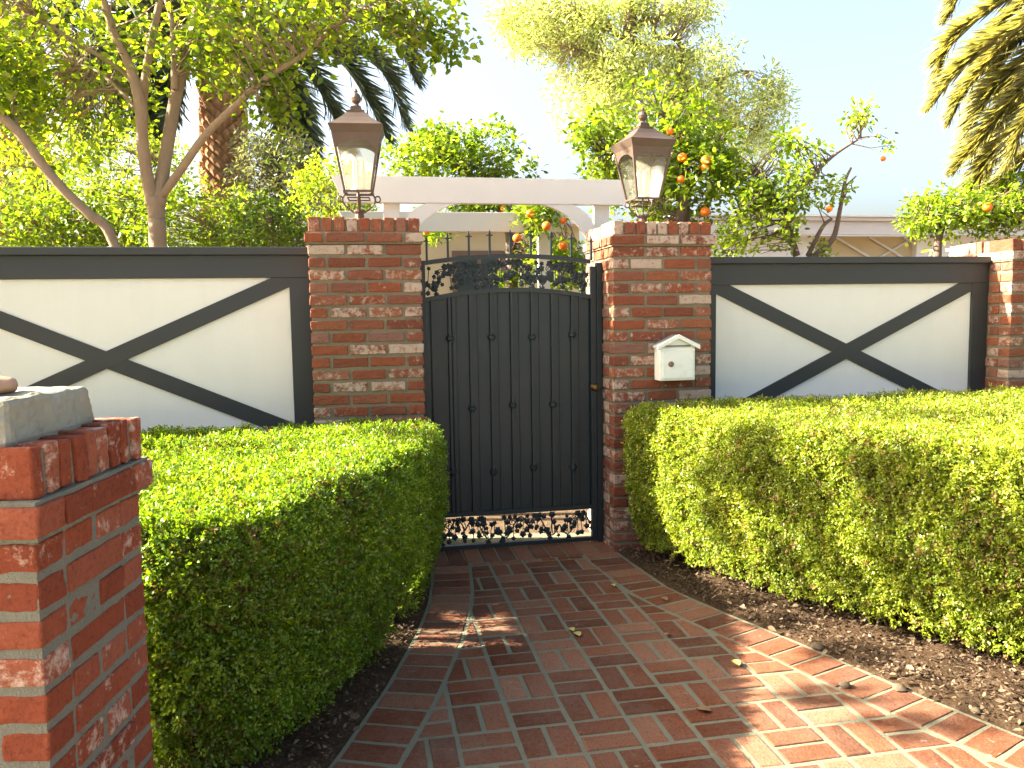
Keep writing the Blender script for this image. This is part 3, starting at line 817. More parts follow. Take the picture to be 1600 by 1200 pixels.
# ------------------------------------------------------------------ hedges
from mathutils import noise as mn
def chaikin(P, n=2):
    for _ in range(n):
        Q = []
        for i in range(len(P)):
            a, b = P[i], P[(i + 1) % len(P)]
            Q += [(a[0] * .75 + b[0] * .25, a[1] * .75 + b[1] * .25), (a[0] * .25 + b[0] * .75, a[1] * .25 + b[1] * .75)]
        P = Q
    return P
def hedge(label, poly, H, z0, n_side, n_top, mat, leafsz, side_ok, top_ok, taper=.10, hole=None, n_in=0):
    P = np.array(chaikin(poly, 2)); n = len(P)
    if area([tuple(p) for p in P]) and sum(P[i][0] * P[(i + 1) % n][1] - P[(i + 1) % n][0] * P[i][1] for i in range(n)) < 0: P = P[::-1]
    c = P.mean(0)
    t = empty('hedge', (float(c[0]), float(c[1]), 0)); tag(t, label, 'hedge', 'clipped hedges along the path')
    E = np.roll(P, -1, 0) - P; Ls = np.linalg.norm(E, axis=1); Nn = np.stack([E[:, 1], -E[:, 0]], 1) / Ls[:, None]
    cum = np.concatenate([[0], np.cumsum(Ls)])
    pos, nrm = [], []
    R = .09
    def bulge(x, y, z):
        return .030 * mn.noise(Vector((x * 2.2, y * 2.2, z * 2.5))) + .026 * mn.noise(Vector((x * 7, y * 7, z * 7 + 9))) + .018 * mn.noise(Vector((x * 19, y * 19, z * 19 + 4)))
    cnt = 0
    while cnt < n_side:
        u = RNG.random() * cum[-1]; k = min(n - 1, int(np.searchsorted(cum, u) - 1)); f = (u - cum[k]) / Ls[k]
        p = P[k] + E[k] * f
        if not side_ok(p[0], p[1]): continue
        cnt += 1
        k2 = (k + (1 if f > .5 else -1)) % n; w_ = abs(f - .5)
        nn = Nn[k] * (1 - w_) + Nn[k2] * w_; nn = nn / np.linalg.norm(nn)
        v = RNG.random() * (H - z0 + .05) + z0
        if v > H - R:
            th = min(1, (v - (H - R)) / (R + .05)) * math.pi / 2
            off = -R * (1 - math.cos(th)); z = H - R + R * math.sin(th); N3 = np.array([nn[0] * math.cos(th), nn[1] * math.cos(th), math.sin(th)])
        else:
            z = v; off = -taper * max(0, 1 - (v - z0) / .5) ** 1.5; N3 = np.array([nn[0], nn[1], -.15 * max(0, 1 - v / .4)])
        if v < z0 + .22 and RNG.random() < (z0 + .22 - v) / .22 * .75: continue
        b = bulge(p[0], p[1], z)
        q = np.array([p[0] + nn[0] * off, p[1] + nn[1] * off, z]) + N3 * b
        pos.append(q); nrm.append(N3)
    lo, hi = P.min(0), P.max(0); cnt = 0
    def inside(x, y):
        c_ = False; j = n - 1
        for i in range(n):
            if (P[i][1] > y) != (P[j][1] > y) and x < (P[j][0] - P[i][0]) * (y - P[i][1]) / (P[j][1] - P[i][1]) + P[i][0]: c_ = not c_
            j = i
        return c_
    while cnt < n_top:
        x, y = RNG.uniform(lo[0], hi[0]), RNG.uniform(lo[1], hi[1])
        if not (top_ok(x, y) and inside(x, y)): continue
        cnt += 1
        de = np.min(np.linalg.norm(P - np.array([x, y]), axis=1))
        if de < R * .6: continue
        b = bulge(x, y, H) * .9
        pos.append(np.array([x, y, H + b])); nrm.append(np.array([0, 0, 1.0]))
    for _ in range(n_in):
        while True:
            x, y = RNG.uniform(lo[0], hi[0]), RNG.uniform(lo[1], hi[1])
            if inside(x, y) and np.min(np.linalg.norm(P - np.array([x, y]), axis=1)) > .05: break
        v_ = RNG.normal(size=3); pos.append(np.array([x, y, RNG.uniform(z0 + .12, H - .03)])); nrm.append(v_ / np.linalg.norm(v_))
    pos = np.array(pos); nrm = np.array(nrm)
    if hole is not None:
        keep = ~hole(pos); pos, nrm = pos[keep], nrm[keep]
    K = 11; M = len(pos)
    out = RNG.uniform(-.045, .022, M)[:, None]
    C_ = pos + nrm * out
    ax = nrm + RNG.normal(0, .55, (M, 3)); ax[:, 2] += .25; ax /= np.linalg.norm(ax, axis=1, keepdims=True)
    cc = np.repeat(C_, K, 0); aa = np.repeat(ax, K, 0)
    dirr = aa * .7 + RNG.normal(0, .75, (M * K, 3))
    dirr /= np.linalg.norm(dirr, axis=1, keepdims=True)
    cen = cc + dirr * leafsz * RNG.uniform(.1, .9, (M * K, 1)) + aa * (RNG.uniform(-1.2, 1.2, (M * K, 1)) * leafsz)
    tipd = dirr + aa * .35
    nn_ = RNG.normal(0, 1, (M * K, 3)) + aa * .8
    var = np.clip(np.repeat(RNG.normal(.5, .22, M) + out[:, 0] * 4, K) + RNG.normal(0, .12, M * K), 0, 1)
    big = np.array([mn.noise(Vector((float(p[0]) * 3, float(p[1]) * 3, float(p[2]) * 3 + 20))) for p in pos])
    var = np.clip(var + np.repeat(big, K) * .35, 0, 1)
    dead = np.repeat(RNG.random(M) < .035, K); var[dead] = 0.02
    wc = c
    cen[:, 0] -= wc[0]; cen[:, 1] -= wc[1]
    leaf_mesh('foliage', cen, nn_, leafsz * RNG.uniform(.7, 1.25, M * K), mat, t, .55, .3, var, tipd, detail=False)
    # solid dark core standing in for twigs, added to block light
    m = MB(); lev = [(z0 + .10, -.22), (z0 + .3, -.13), (H - .16, -.085), (H - .085, -.14)]
    for z, off in lev:
        for i in range(n):
            q = P[i] + (Nn[i] + Nn[i - 1]) / np.linalg.norm(Nn[i] + Nn[i - 1]) * off
            b = .02 * mn.noise(Vector((q[0] * 9, q[1] * 9, z * 9)))
            m.v.append((q[0] - c[0] + b, q[1] - c[1] + b, z + b))
    for l in range(3):
        for i in range(n):
            j = (i + 1) % n; m.quad((l * n + i, l * n + j, (l + 1) * n + j, (l + 1) * n + i))
    m.quad(tuple(range(3 * n, 4 * n)))
    if not n_in: m.build('light_block_core', M_twig, t, smooth=True)
    s_ = MB()
    for _ in range(240):
        u = RNG.random() * cum[-1]; k = min(n - 1, int(np.searchsorted(cum, u) - 1)); f = (u - cum[k]) / Ls[k]
        p = P[k] + E[k] * f - Nn[k] * RNG.uniform(.16, .4)
        a = RNG.normal(0, .05, 2)
        s_.tube([(p[0] - c[0], p[1] - c[1], .01), (p[0] - c[0] + a[0], p[1] - c[1] + a[1], z0 + .12), (p[0] - c[0] + a[0] * 2.2, p[1] - c[1] + a[1] * 2.2, z0 + .35)], [.007, .005, .003], 5)
    s_.build('stems', M_twig, t)
    return t

def thin_patch(p):
    # leaves removed along the sun's line, shaped to drop sunlight on the path
    k = p[:, 2] / math.tan(SUN_EL); h = math.hypot(to_sun.x, to_sun.y)
    gx = p[:, 0] - to_sun.x / h * k; gy = p[:, 1] - to_sun.y / h * k
    nz = np.array([mn.noise(Vector((a * 7, b * 11, 2.5))) for a, b in zip(gx, gy)])
    w = (gx > -.55) & (gx < .12 - .3 * (gy - 3.5)) & (gy > 3.45) & (gy < 4.1)
    return w & (nz > -.12) & (RNG.random(len(p)) < .93)
HL = [(-.43, 4.63), (-.40, 4.2), (-.42, 3.75), (-.52, 3.25), (-.67, 2.76), (-.80, 2.36), (-1.10, 2.22), (-1.34, 2.50), (-1.9, 2.9), (-2.9, 3.3), (-3.3, 3.8), (-3.3, 4.06), (-2.0, 4.33)]
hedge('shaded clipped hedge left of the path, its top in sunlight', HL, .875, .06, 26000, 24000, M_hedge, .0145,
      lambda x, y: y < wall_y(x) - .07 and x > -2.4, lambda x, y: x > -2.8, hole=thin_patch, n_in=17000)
HR = [(.67, 4.80), (.70, 4.60), (.84, 4.45), (1.03, 4.10), (1.28, 3.75), (1.60, 3.38), (1.96, 2.95), (2.5, 2.5), (3.2, 2.25), (4.2, 2.6), (4.4, 3.6), (4.3, 5.45), (2.2, 5.10)]
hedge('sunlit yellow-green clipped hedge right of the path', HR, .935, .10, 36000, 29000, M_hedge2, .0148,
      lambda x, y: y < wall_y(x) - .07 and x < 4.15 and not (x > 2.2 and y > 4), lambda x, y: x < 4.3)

# ------------------------------------------------------------------ trees behind the wall
def limb(m, pts, rads, n=8):
    # smooth a pixel polyline into a limb
    P = [Vector(p) for p in pts]; Q, R_ = [], []
    for i in range(len(P) - 1):
        p0, p1, p2, p3 = P[max(i - 1, 0)], P[i], P[i + 1], P[min(i + 2, len(P) - 1)]
        for k in range(5):
            u = k / 5
            Q.append(.5 * ((2 * p1) + (p2 - p0) * u + (2 * p0 - 5 * p1 + 4 * p2 - p3) * u * u + (3 * p1 - p0 - 3 * p2 + p3) * u ** 3))
            R_.append(rads[i] * (1 - u) + rads[i + 1] * u)
    Q.append(P[-1]); R_.append(rads[-1]); m.tube(Q, R_, n); return Q
def px(pts, Y, base=None, dy=0.0):
    return [at(x, y, Y + dy * i) - (base or Vector()) for i, (x, y) in enumerate(pts)]
def crown(name, blobs, n, leafsz, mat, parent, base, K=12, spread=.10, aspect=.5, shell=.5, droop=.3, skel=None, twig_r=.004, fold=.25, varb=0.0, detail=True, filt=None, twigmat=None):
    """blobs: (px, py, rx_px, ry_px, Y, ry_m, weight)"""
    Wt = np.array([b[6] for b in blobs], float); Wt /= Wt.sum()
    idx = RNG.choice(len(blobs), n, p=Wt); C_ = []
    for i in idx:
        bx, by, rx, ry, Y, rd, _ = blobs[i]
        c = at(bx, by, Y); k = Y / F
        d = RNG.normal(size=3); d /= np.linalg.norm(d); r = RNG.random() ** (1 / 3) if RNG.random() > shell else RNG.uniform(.75, 1.05)
        C_.append((c.x + d[0] * r * rx * k, c.y + d[1] * r * rd, c.z + d[2] * r * ry * k))
    C_ = np.array(C_)
    # clumpiness: drop clusters where a noise field is low
    nz = np.array([mn.noise(Vector(tuple(p)) * (1.0 / max(spread * 2.6, .15))) for p in C_])
    C_ = C_[nz > -.18 + RNG.normal(0, .12, len(nz))]
    if filt is not None: C_ = C_[filt(C_)]
    M = len(C_)
    cc = np.repeat(C_, K, 0)
    d = RNG.normal(size=(M * K, 3)); d /= np.linalg.norm(d, axis=1, keepdims=True)
    cen = cc + d * spread * RNG.random((M * K, 1)) ** .6
    tip = d + np.array([0, 0, -droop]) + RNG.normal(0, .4, (M * K, 3))
    nr = RNG.normal(0, .8, (M * K, 3)) + np.array([0, 0, .8])
    var = np.clip(np.repeat(RNG.normal(.5 + varb, .2, M), K) + RNG.normal(0, .13, M * K), 0, .985)
    b = np.array(base)
    o = leaf_mesh(name, cen - b, nr, leafsz * RNG.uniform(.65, 1.3, M * K), mat, parent, aspect, fold, var, tip, detail)
    if skel is not None:
        m = MB(); S = np.array([tuple(p) for p in skel])
        for p in C_[RNG.random(M) < .6]:
            q = p - b; i = int(np.argmin(np.linalg.norm(S - q, axis=1) + RNG.random(len(S)) * .15)); s0 = S[i]
            if np.linalg.norm(s0 - q) > 1.3: continue
            mid = (s0 + q) / 2 + RNG.normal(0, .04, 3) + np.array([0, 0, .03])
            m.tube([s0, mid, q], [twig_r * 1.8, twig_r * 1.2, twig_r * .5], 4, cap=False)
        m.build('twigs', twigmat or M_bark, parent)
    return o

def broad_tree():
    Y = 6.3; base = at(247, 400, Y); base.z = 0
    t = empty('broadleaf_tree', base); tag(t, 'broadleaf tree with a forked pale trunk rising behind the left white fence', 'tree')
    m = MB(); sk = []
    s = lambda p, r, dy=0.0: sk.extend(limb(m, px(p, Y, base, dy), r, 10))
    p0 = Vector((0, 0, 0)); top = px([(243, 312)], Y, base)[0]
    limb(m, [p0, px([(247, 385)], Y, base)[0], px([(245, 345)], Y, base)[0], top + Vector((0, 0, .02))], [.085, .066, .062, .066], 12)
    s([(240, 322), (229, 270), (222, 215), (220, 165), (203, 105), (180, 55), (158, -10), (130, -90)], [.056, .046, .044, .046, .034, .03, .026, .018], -.05)
    s([(222, 165), (232, 90), (246, 20), (262, -60)], [.036, .032, .028, .02], .05)
    s([(246, 322), (256, 262), (266, 200), (275, 150), (290, 90), (305, 30), (318, -60)], [.06, .05, .05, .048, .04, .034, .022], .04)
    s([(273, 140), (272, 80), (268, 30), (256, -10)], [.03, .024, .02, .014], .02)
    s([(254, 305), (285, 262), (318, 215), (352, 180), (385, 150), (420, 118), (470, 88), (525, 40), (590, 0)], [.034, .032, .03, .028, .026, .022, .018, .012, .008], -.06)
    s([(385, 150), (405, 138), (425, 150), (440, 170)], [.014, .012, .009, .005])
    s([(220, 150), (196, 115), (160, 90), (110, 60), (50, 20)], [.022, .02, .017, .013, .008], -.08)
    s([(212, 170), (185, 140), (150, 110), (115, 100)], [.018, .014, .011, .006], .1)
    m.build('trunk', M_bark, t, smooth=True)
    bl = [(90, 60, 150, 110, Y, .9, 2.8), (280, 30, 150, 80, Y, .9, 2.2), (420, 60, 110, 70, Y - .2, .7, 2.4), (540, 20, 130, 50, Y - .3, .6, 2.2), (650, 30, 80, 42, Y - .4, .4, .9), (690, 70, 40, 18, Y - .4, .2, .25),
          (60, 190, 110, 70, Y + .2, .5, 1.6), (410, 130, 50, 50, Y - .2, .3, .7), (430, 200, 38, 55, Y - .2, .3, .5), (350, 90, 80, 50, Y + .3, .4, 1.0), (150, 170, 90, 60, Y + .3, .5, .9), (200, -160, 420, 130, Y, 1.1, 3.0)]
    crown('crown', bl, 1500, .062, M_leafA, t, base, 8, .14, .58, .4, .5, sk, .004, fold=.2)
broad_tree()

def street_tree():
    base = Vector((-4.1, 1.4, 0)); t = empty('street_tree', base); tag(t, 'street tree standing left of the picture whose crown throws dappled shade on the right hedge', 'tree')
    m = MB(); sk = limb(m, [Vector((0, 0, 0)), Vector((0, .02, 1.3)), Vector((0, .05, 2.6)), Vector((.05, .3, 3.8)), Vector((.2, 1.0, 4.5)), Vector((.5, 2.0, 4.7)), Vector((.6, 2.8, 4.6))], [.12, .10, .08, .06, .045, .03, .015], 10)
    sk += limb(m, [Vector((.05, .3, 3.8)), Vector((.6, .9, 4.2)), Vector((1.0, 1.4, 4.3))], [.05, .03, .012], 8)
    sk += limb(m, [Vector((.2, 1.0, 4.5)), Vector((.3, 1.6, 5.0)), Vector((.5, 2.0, 5.4))], [.04, .03, .012], 8)
    m.build('trunk', M_bark, t, smooth=True)
    # leaf clumps hung on the sun's line to the shadow patches seen on the hedge, the soil and the path edge
    spots = [(1163, 662, .05), (1170, 700, .05), (1190, 745, .05), (1085, 745, .05), (1096, 800, .045), (1140, 735, .045), (1250, 770, .05), (1270, 825, .05),
             (1345, 735, .06), (1385, 745, .06), (1425, 735, .06), (1460, 770, .06), (1390, 790, .05), (1300, 895, .045), (1405, 880, .05), (1520, 915, .05), (1570, 850, .05), (1200, 860, .045)]
    flat = [(1250, 640, .05, .93), (1350, 645, .06, .93), (1470, 655, .06, .93), (1180, 945, .07, .03), (1240, 965, .08, .03), (1345, 1020, .06, .03), (1445, 1125, .05, .03), (1275, 1080, .035, .03), (1090, 930, .06, .03)]
    pa_, pb_ = Vector((1.10, 3.92, 0)), Vector((2.10, 2.80, 0)); pn = Vector((pb_.y - pa_.y, pa_.x - pb_.x, 0)).normalized()
    L_ = []
    for (x, y, r) in spots:
        d = ray(x, y); p = CAMP + d * ((pa_ - CAMP).dot(pn) / d.dot(pn)); L_.append((p, r))
    for (x, y, r, z) in flat:
        d = ray(x, y); L_.append((CAMP + d * ((z - EYE) / d.z), r))
    C_ = []
    for p, r in L_:
        for k in range(3):
            X = random.uniform(-3.7, -3.0); k_ = (p.x - X) / -to_sun.x; q = p + to_sun * k_
            if q.x + .72 * q.y > 0: q = p + to_sun * ((p.x + .74 * q.y + .1) / -to_sun.x)
            C_.append((q.x, q.y + random.gauss(0, r * .5), q.z + random.gauss(0, r * .7)))
    C_ = np.array(C_)
    low = np.stack([RNG.uniform(-3.6, -2.9, 110), RNG.uniform(2.1, 3.15, 110), RNG.uniform(1.25, 1.95, 110)], 1)  # extra low clumps added out of view to shade the left hedge's near top
    C_ = np.concatenate([C_, low]); M = len(C_); K = 30
    d = RNG.normal(size=(M * K, 3)); d /= np.linalg.norm(d, axis=1, keepdims=True)
    cen = np.repeat(C_, K, 0) + d * .085 * RNG.random((M * K, 1)) ** .5 - np.array(base)
    leaf_mesh('crown', cen, RNG.normal(0, 1, (M * K, 3)) + np.array([0, 0, .5]), .06 * RNG.uniform(.7, 1.2, M * K), M_leafA, t, .6, .25, None, d + np.array([0, 0, -.4]))
    q = MB(); S = np.array([tuple(p) for p in sk])
    for p in C_[RNG.random(len(C_)) < .4]:
        p = p - np.array(base); i = int(np.argmin(np.linalg.norm(S - p, axis=1))); q.tube([S[i], (S[i] + p) / 2 + RNG.normal(0, .05, 3), p], [.008, .006, .003], 4)
    q.build('twigs', M_bark, t)
street_tree()

def leaning_tree():
    Y = 5.9; base = at(205, 420, Y); base.z = 0; base.x += .25
    t = empty('leaning_tree', base); tag(t, 'thin bare trunk leaning to the left behind the white fence', 'tree')
    m = MB(); limb(m, [Vector((0, 0, 0)), Vector((-.1, 0, 1.0))] + px([(178, 380), (140, 335), (100, 297), (62, 252), (28, 205), (-5, 175), (-60, 120)], Y, base, -.04), [.055, .045, .036, .034, .034, .036, .036, .03, .02], 10)
    limb(m, px([(30, 205), (20, 170), (26, 150)], Y, base), [.02, .014, .008], 8)
    m.build('trunk', M_bark, t, smooth=True)
    crown('crown', [(-60, 60, 120, 120, Y, .6, 1), (10, 140, 60, 60, Y, .4, .4)], 420, .06, M_leafA, t, base, 9, .13, .58)
leaning_tree()

def shrub(pxy, w, h, Y, n, label, mat=M_shrub, leafsz=.05, name='shrub', cat='shrub', group='shrubs behind the left fence', depth=.7, varb=0.0):
    base = at(pxy[0], 420, Y); base.z = 0
    t = empty(name, base); tag(t, label, cat, group)
    m = MB(); sk = []
    for k in range(7):
        a = random.uniform(-1, 1); e = at(pxy[0] + a * w * .7, pxy[1] - h * random.uniform(-.3, .6), Y + random.uniform(-.3, .3)) - base
        sk += limb(m, [Vector((a * .05, 0, 0)), e * .5 + Vector((0, 0, .1)), e], [.022, .014, .006], 6)
    m.build('trunk', M_barkd, t)
    crown('crown', [(pxy[0], pxy[1], w, h, Y, depth, 1), (pxy[0] - w * .5, pxy[1] + h * .3, w * .7, h * .9, Y, depth, .7), (pxy[0] + w * .5, pxy[1] + h * .3, w * .7, h * .9, Y, depth, .7)], n, leafsz, mat, t, base, 10, .12, .5, .6, .1, sk, .003, varb=varb)
shrub((60, 345), 110, 75, 7.4, 620, 'leafy yellow-green shrub behind the fence at the far left')
shrub((180, 340), 90, 70, 7.7, 520, 'bright leafy shrub behind the forked tree trunk', varb=.1)
shrub((330, 350), 95, 62, 7.3, 600, 'bushy green shrub right of the forked tree trunk')
shrub((440, 360), 60, 42, 7.0, 330, 'darker low shrub beside the left gate pillar', varb=-.25)
shrub((520, 300), 58, 50, 8.6, 330, 'pale bright shrub between the grey tree and the left lantern', varb=.3)
shrub((140, 250), 150, 60, 9.5, 700, 'airy shrub rising behind the other shrubs at left', varb=.2)

def olive():
    Y = 10.5; base = at(440, 420, Y); base.z = 0
    t = empty('olive_tree', base); tag(t, 'grey-green olive tree behind the shrubs, left of the left lantern', 'tree')
    m = MB(); sk = limb(m, [Vector((0, 0, 0)), at(440, 340, Y) - base, at(430, 280, Y) - base], [.12, .08, .04], 8)
    sk += limb(m, [at(440, 340, Y) - base, at(470, 290, Y) - base, at(480, 250, Y) - base], [.06, .04, .02], 8)
    m.build('trunk', M_barkd, t)
    crown('crown', [(430, 290, 60, 60, Y, .7, 1), (480, 300, 50, 55, Y, .7, .8), (400, 250, 40, 50, Y, .5, .5), (450, 240, 40, 30, Y, .5, .4)], 900, .07, M_olive, t, base, 10, .14, .28, .5, .3, sk, .004)
olive()

def frond(m, P, L, n):
    """curved rachis along P with two rows of narrow leaflets; returns leaflet arrays"""
    tmp = MB(); pts = limb(tmp, P, [.02] * len(P), 3); N = len(pts)
    m.tube(pts, [.024 * (1 - .85 * k / (N - 1)) for k in range(N)], 5)
    cen, tip, nr, sz = [], [], [], []
    for k in range(n):
        u = .04 + .96 * k / n; q = u * (N - 1); i = min(N - 2, int(q))
        p = pts[i].lerp(pts[i + 1], q - i); t = (pts[i + 1] - pts[i]).normalized()
        side = t.cross(Vector((0, 0, 1))); side = side.normalized() if side.length > .05 else Vector((1, 0, 0))
        up = side.cross(t).normalized()
        l = L * (math.sin(math.pi * min(1, u * .86 + .14)) ** .5 + .12) * random.uniform(.85, 1.15)
        for sg in (-1, 1):
            d = side * sg * random.uniform(.35, .75) + t * random.uniform(.6, 1.1) + up * random.uniform(-.25, .35) - Vector((0, 0, random.uniform(.0, .25)))
            cen.append(p); tip.append(d); nr.append(up * .8 + side * sg * -.5 + Vector([random.uniform(-.3, .3) for _ in range(3)])); sz.append(l)
    return cen, tip, nr, sz
def palm(label, crown_c, trunk_px, Y, fronds, Lf, n, mat, rad, gname, stem):
    tx, ty = trunk_px; base = at(tx, ty, Y); base.z = 0
    t = empty('palm_tree', base); tag(t, label, 'palm tree', gname)
    cc = crown_c - base
    m = MB(); H = cc.z; rings = int(H / .12)
    pts, rr = [], []
    for i in range(rings * 2 + 1):
        z = H * i / (rings * 2); pts.append((cc.x * z / H, cc.y * z / H, z)); rr.append(rad * .97 * (1.1 - .1 * z / H))
    m.tube(pts, rr, 16)
    # diamond pattern of cut leaf bases laid in rows, each row turned half a step
    row = 0; z = 0
    while z < H:
        for k in range(11):
            a = (k + .5 * (row % 2)) * 2 * math.pi / 11 + random.uniform(-.04, .04); x, y = cc.x * z / H, cc.y * z / H; r = rad * .96 * (1.1 - .1 * z / H)
            ca, sa_ = math.cos(a), math.sin(a); q = rad * .27; e = rad * random.uniform(.13, .24)
            P0 = lambda rr_, tt, zz: (x + rr_ * ca - sa_ * tt, y + rr_ * sa_ + ca * tt, z + zz)
            m.hexa([P0(r, -q, .03), P0(r, 0, -.07), P0(r, q, .03), P0(r, 0, .10), P0(r + e, -q * .45, .07), P0(r + e, 0, .03), P0(r + e, q * .45, .07), P0(r + e, 0, .115)])
        row += 1; z += .085
    m.build('trunk', M_palmbark, t)
    for P in fronds:
        r = MB(); P = [cc] + [Vector(p) - base for p in P]; cen, tip, nr, sz = frond(r, P, Lf, n)
        fo = r.build('frond', stem, t)
        leaf_mesh('leaflets', cen, nr, np.array(sz), mat, fo, .075, .5, np.clip(RNG.normal(.5, .25, len(cen)), 0, 1), tip, detail=True)
    return t
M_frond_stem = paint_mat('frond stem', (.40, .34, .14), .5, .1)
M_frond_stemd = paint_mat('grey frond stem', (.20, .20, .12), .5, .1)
Yp = 12.0; pc = at(345, 20, Yp)
vis = [[(450, 40), (545, 72), (600, 115), (634, 200)], [(430, 60), (520, 88), (570, 150), (606, 222)], [(410, 60), (470, 100), (515, 170), (545, 235)], [(400, 70), (448, 125), (472, 190), (490, 262)],
       [(450, 0), (560, 30), (620, 70), (650, 128)], [(390, 80), (425, 130), (440, 180), (446, 225)]]
gen = [((220, 200), (260, 60)), ((150, 160), (220, 20)), ((270, 190), (300, 70)), ((90, 60), (200, -60)), ((180, 230), (230, 60)), ((130, 230), (210, 50)), ((400, -260), (370, -120)), ((560, -120), (450, -90)), ((120, -120), (230, -120)), ((250, 250), (285, 90))]
Fr = [[at(x, y, Yp - .15 * k) for k, (x, y) in enumerate(v)] for v in vis] + [[at(b[0], b[1], Yp - .3), at((a[0] * 2 + b[0]) / 3, (a[1] + b[1] * 2) / 3 + 20, Yp - .5), at(a[0], a[1], Yp - .7)] for a, b in gen]
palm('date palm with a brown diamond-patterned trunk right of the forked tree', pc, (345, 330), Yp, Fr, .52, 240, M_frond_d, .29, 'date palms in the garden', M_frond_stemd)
pc2 = at(20, -20, 11.0)
gen = [((190, 210), (120, 20)), ((120, 260), (90, 60)), ((-120, 200), (-60, 20)), ((240, 90), (130, -60)), ((150, 240), (90, 20)), ((-160, 60), (-80, -80)), ((60, -260), (40, -120))]
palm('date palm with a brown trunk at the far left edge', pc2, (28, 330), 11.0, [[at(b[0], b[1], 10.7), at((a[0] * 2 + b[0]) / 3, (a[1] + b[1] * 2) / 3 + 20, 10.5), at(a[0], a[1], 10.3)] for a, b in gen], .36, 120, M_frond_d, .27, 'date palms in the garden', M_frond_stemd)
Yr = 7.6; pc3 = at(1800, -40, Yr)
vis = [([(1680, -20), (1600, 38), (1540, 76), (1492, 120), (1453, 170)], -.2), ([(1660, -60), (1580, -5), (1515, 40), (1478, 85), (1464, 142)], .1), ([(1680, 20), (1600, 98), (1560, 135), (1528, 185), (1498, 245)], .1), ([(1690, 30), (1610, 130), (1558, 188), (1525, 230), (1492, 268)], -.2),
       ([(1700, 60), (1625, 160), (1570, 222), (1535, 265), (1512, 305)], .1), ([(1700, 90), (1640, 200), (1590, 262), (1560, 300), (1540, 345)], .3), ([(1640, -90), (1560, -60), (1510, -20), (1480, 30)], .4), ([(1720, 120), (1660, 240), (1620, 300), (1590, 350)], -.1), ([(1700, 40), (1620, 90), (1575, 150), (1545, 235), (1530, 290)], .5),
       ([(1680, 0), (1590, 55), (1540, 105), (1505, 150), (1485, 190)], .6), ([(1690, 60), (1640, 140), (1600, 200), (1575, 260)], -.4), ([(1660, -40), (1590, 15), (1550, 60), (1530, 110)], .8), ([(1740, 150), (1700, 260), (1670, 340)], 0), ([(1860, 60), (1920, 180), (1950, 300)], 0), ([(1900, 0), (2000, 60), (2080, 200)], .2), ([(1800, -200), (1780, -330), (1740, -400)], .2), ([(1840, -180), (1920, -260), (2020, -280)], .2),
       ([(1640, 20), (1580, 80), (1530, 160), (1508, 220)], .9), ([(1650, 80), (1600, 160), (1560, 240), (1530, 320)], .8)]
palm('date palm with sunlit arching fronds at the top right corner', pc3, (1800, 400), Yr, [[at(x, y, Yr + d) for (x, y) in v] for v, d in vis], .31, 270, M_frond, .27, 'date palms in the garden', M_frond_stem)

def feathery():
    Y = 15.0; base = at(1035, 420, Y); base.z = 0
    t = empty('feathery_tree', base); tag(t, 'tall feathery pale yellow-green tree rising behind the right lantern', 'tree')
    m = MB(); sk = []
    s = lambda p, r: sk.extend(limb(m, px(p, Y, base), r, 9))
    limb(m, [Vector((0, 0, 0)), px([(1030, 300)], Y, base)[0], px([(1070, 180)], Y, base)[0], px([(1062, 95)], Y, base)[0]], [.30, .2, .14, .09], 10)
    s([(1075, 100), (1050, 80), (1020, 78), (985, 62), (985, 20), (975, -60)], [.12, .10, .08, .12, .12, .09])
    s([(985, 60), (1005, 32), (1022, 36), (1024, 58), (1055, 60), (1075, 95)], [.05, .05, .045, .05, .05, .05])
    s([(980, 62), (960, 52), (950, 42), (900, 20)], [.05, .04, .03, .02])
    s([(1025, 78), (930, 80), (890, 75)], [.03, .02, .01])
    s([(1100, 250), (1115, 215), (1150, 195), (1180, 205)], [.09, .06, .04, .02])
    s([(1062, 150), (1110, 130), (1160, 110)], [.06, .04, .02])
    m.build('trunk', M_barkd, t, smooth=True)
    bl = [(860, 40, 85, 45, Y, 1.2, 1.6), (820, 20, 50, 40, Y, 1, .6), (940, 30, 70, 60, Y + .5, 1, 1.0), (990, 110, 70, 45, Y - .3, 1, 1.2), (950, 150, 60, 45, Y, 1, .8), (1100, 140, 80, 60, Y, 1.2, 1.5), (1165, 175, 60, 55, Y, 1, 1.0),
          (1050, 10, 80, 26, Y, .8, .7), (900, 130, 55, 45, Y + .8, .8, .35), (1190, 140, 35, 30, Y, .5, .4), (920, 190, 60, 40, Y, .8, .5), (1060, 215, 90, 50, Y + .5, 1, .8), (1160, 230, 60, 30, Y, .6, .35)]
    crown('crown', bl, 2300, .10, M_pine, t, base, 24, .30, .26, .35, .1, sk, .006, fold=.1)
feathery()

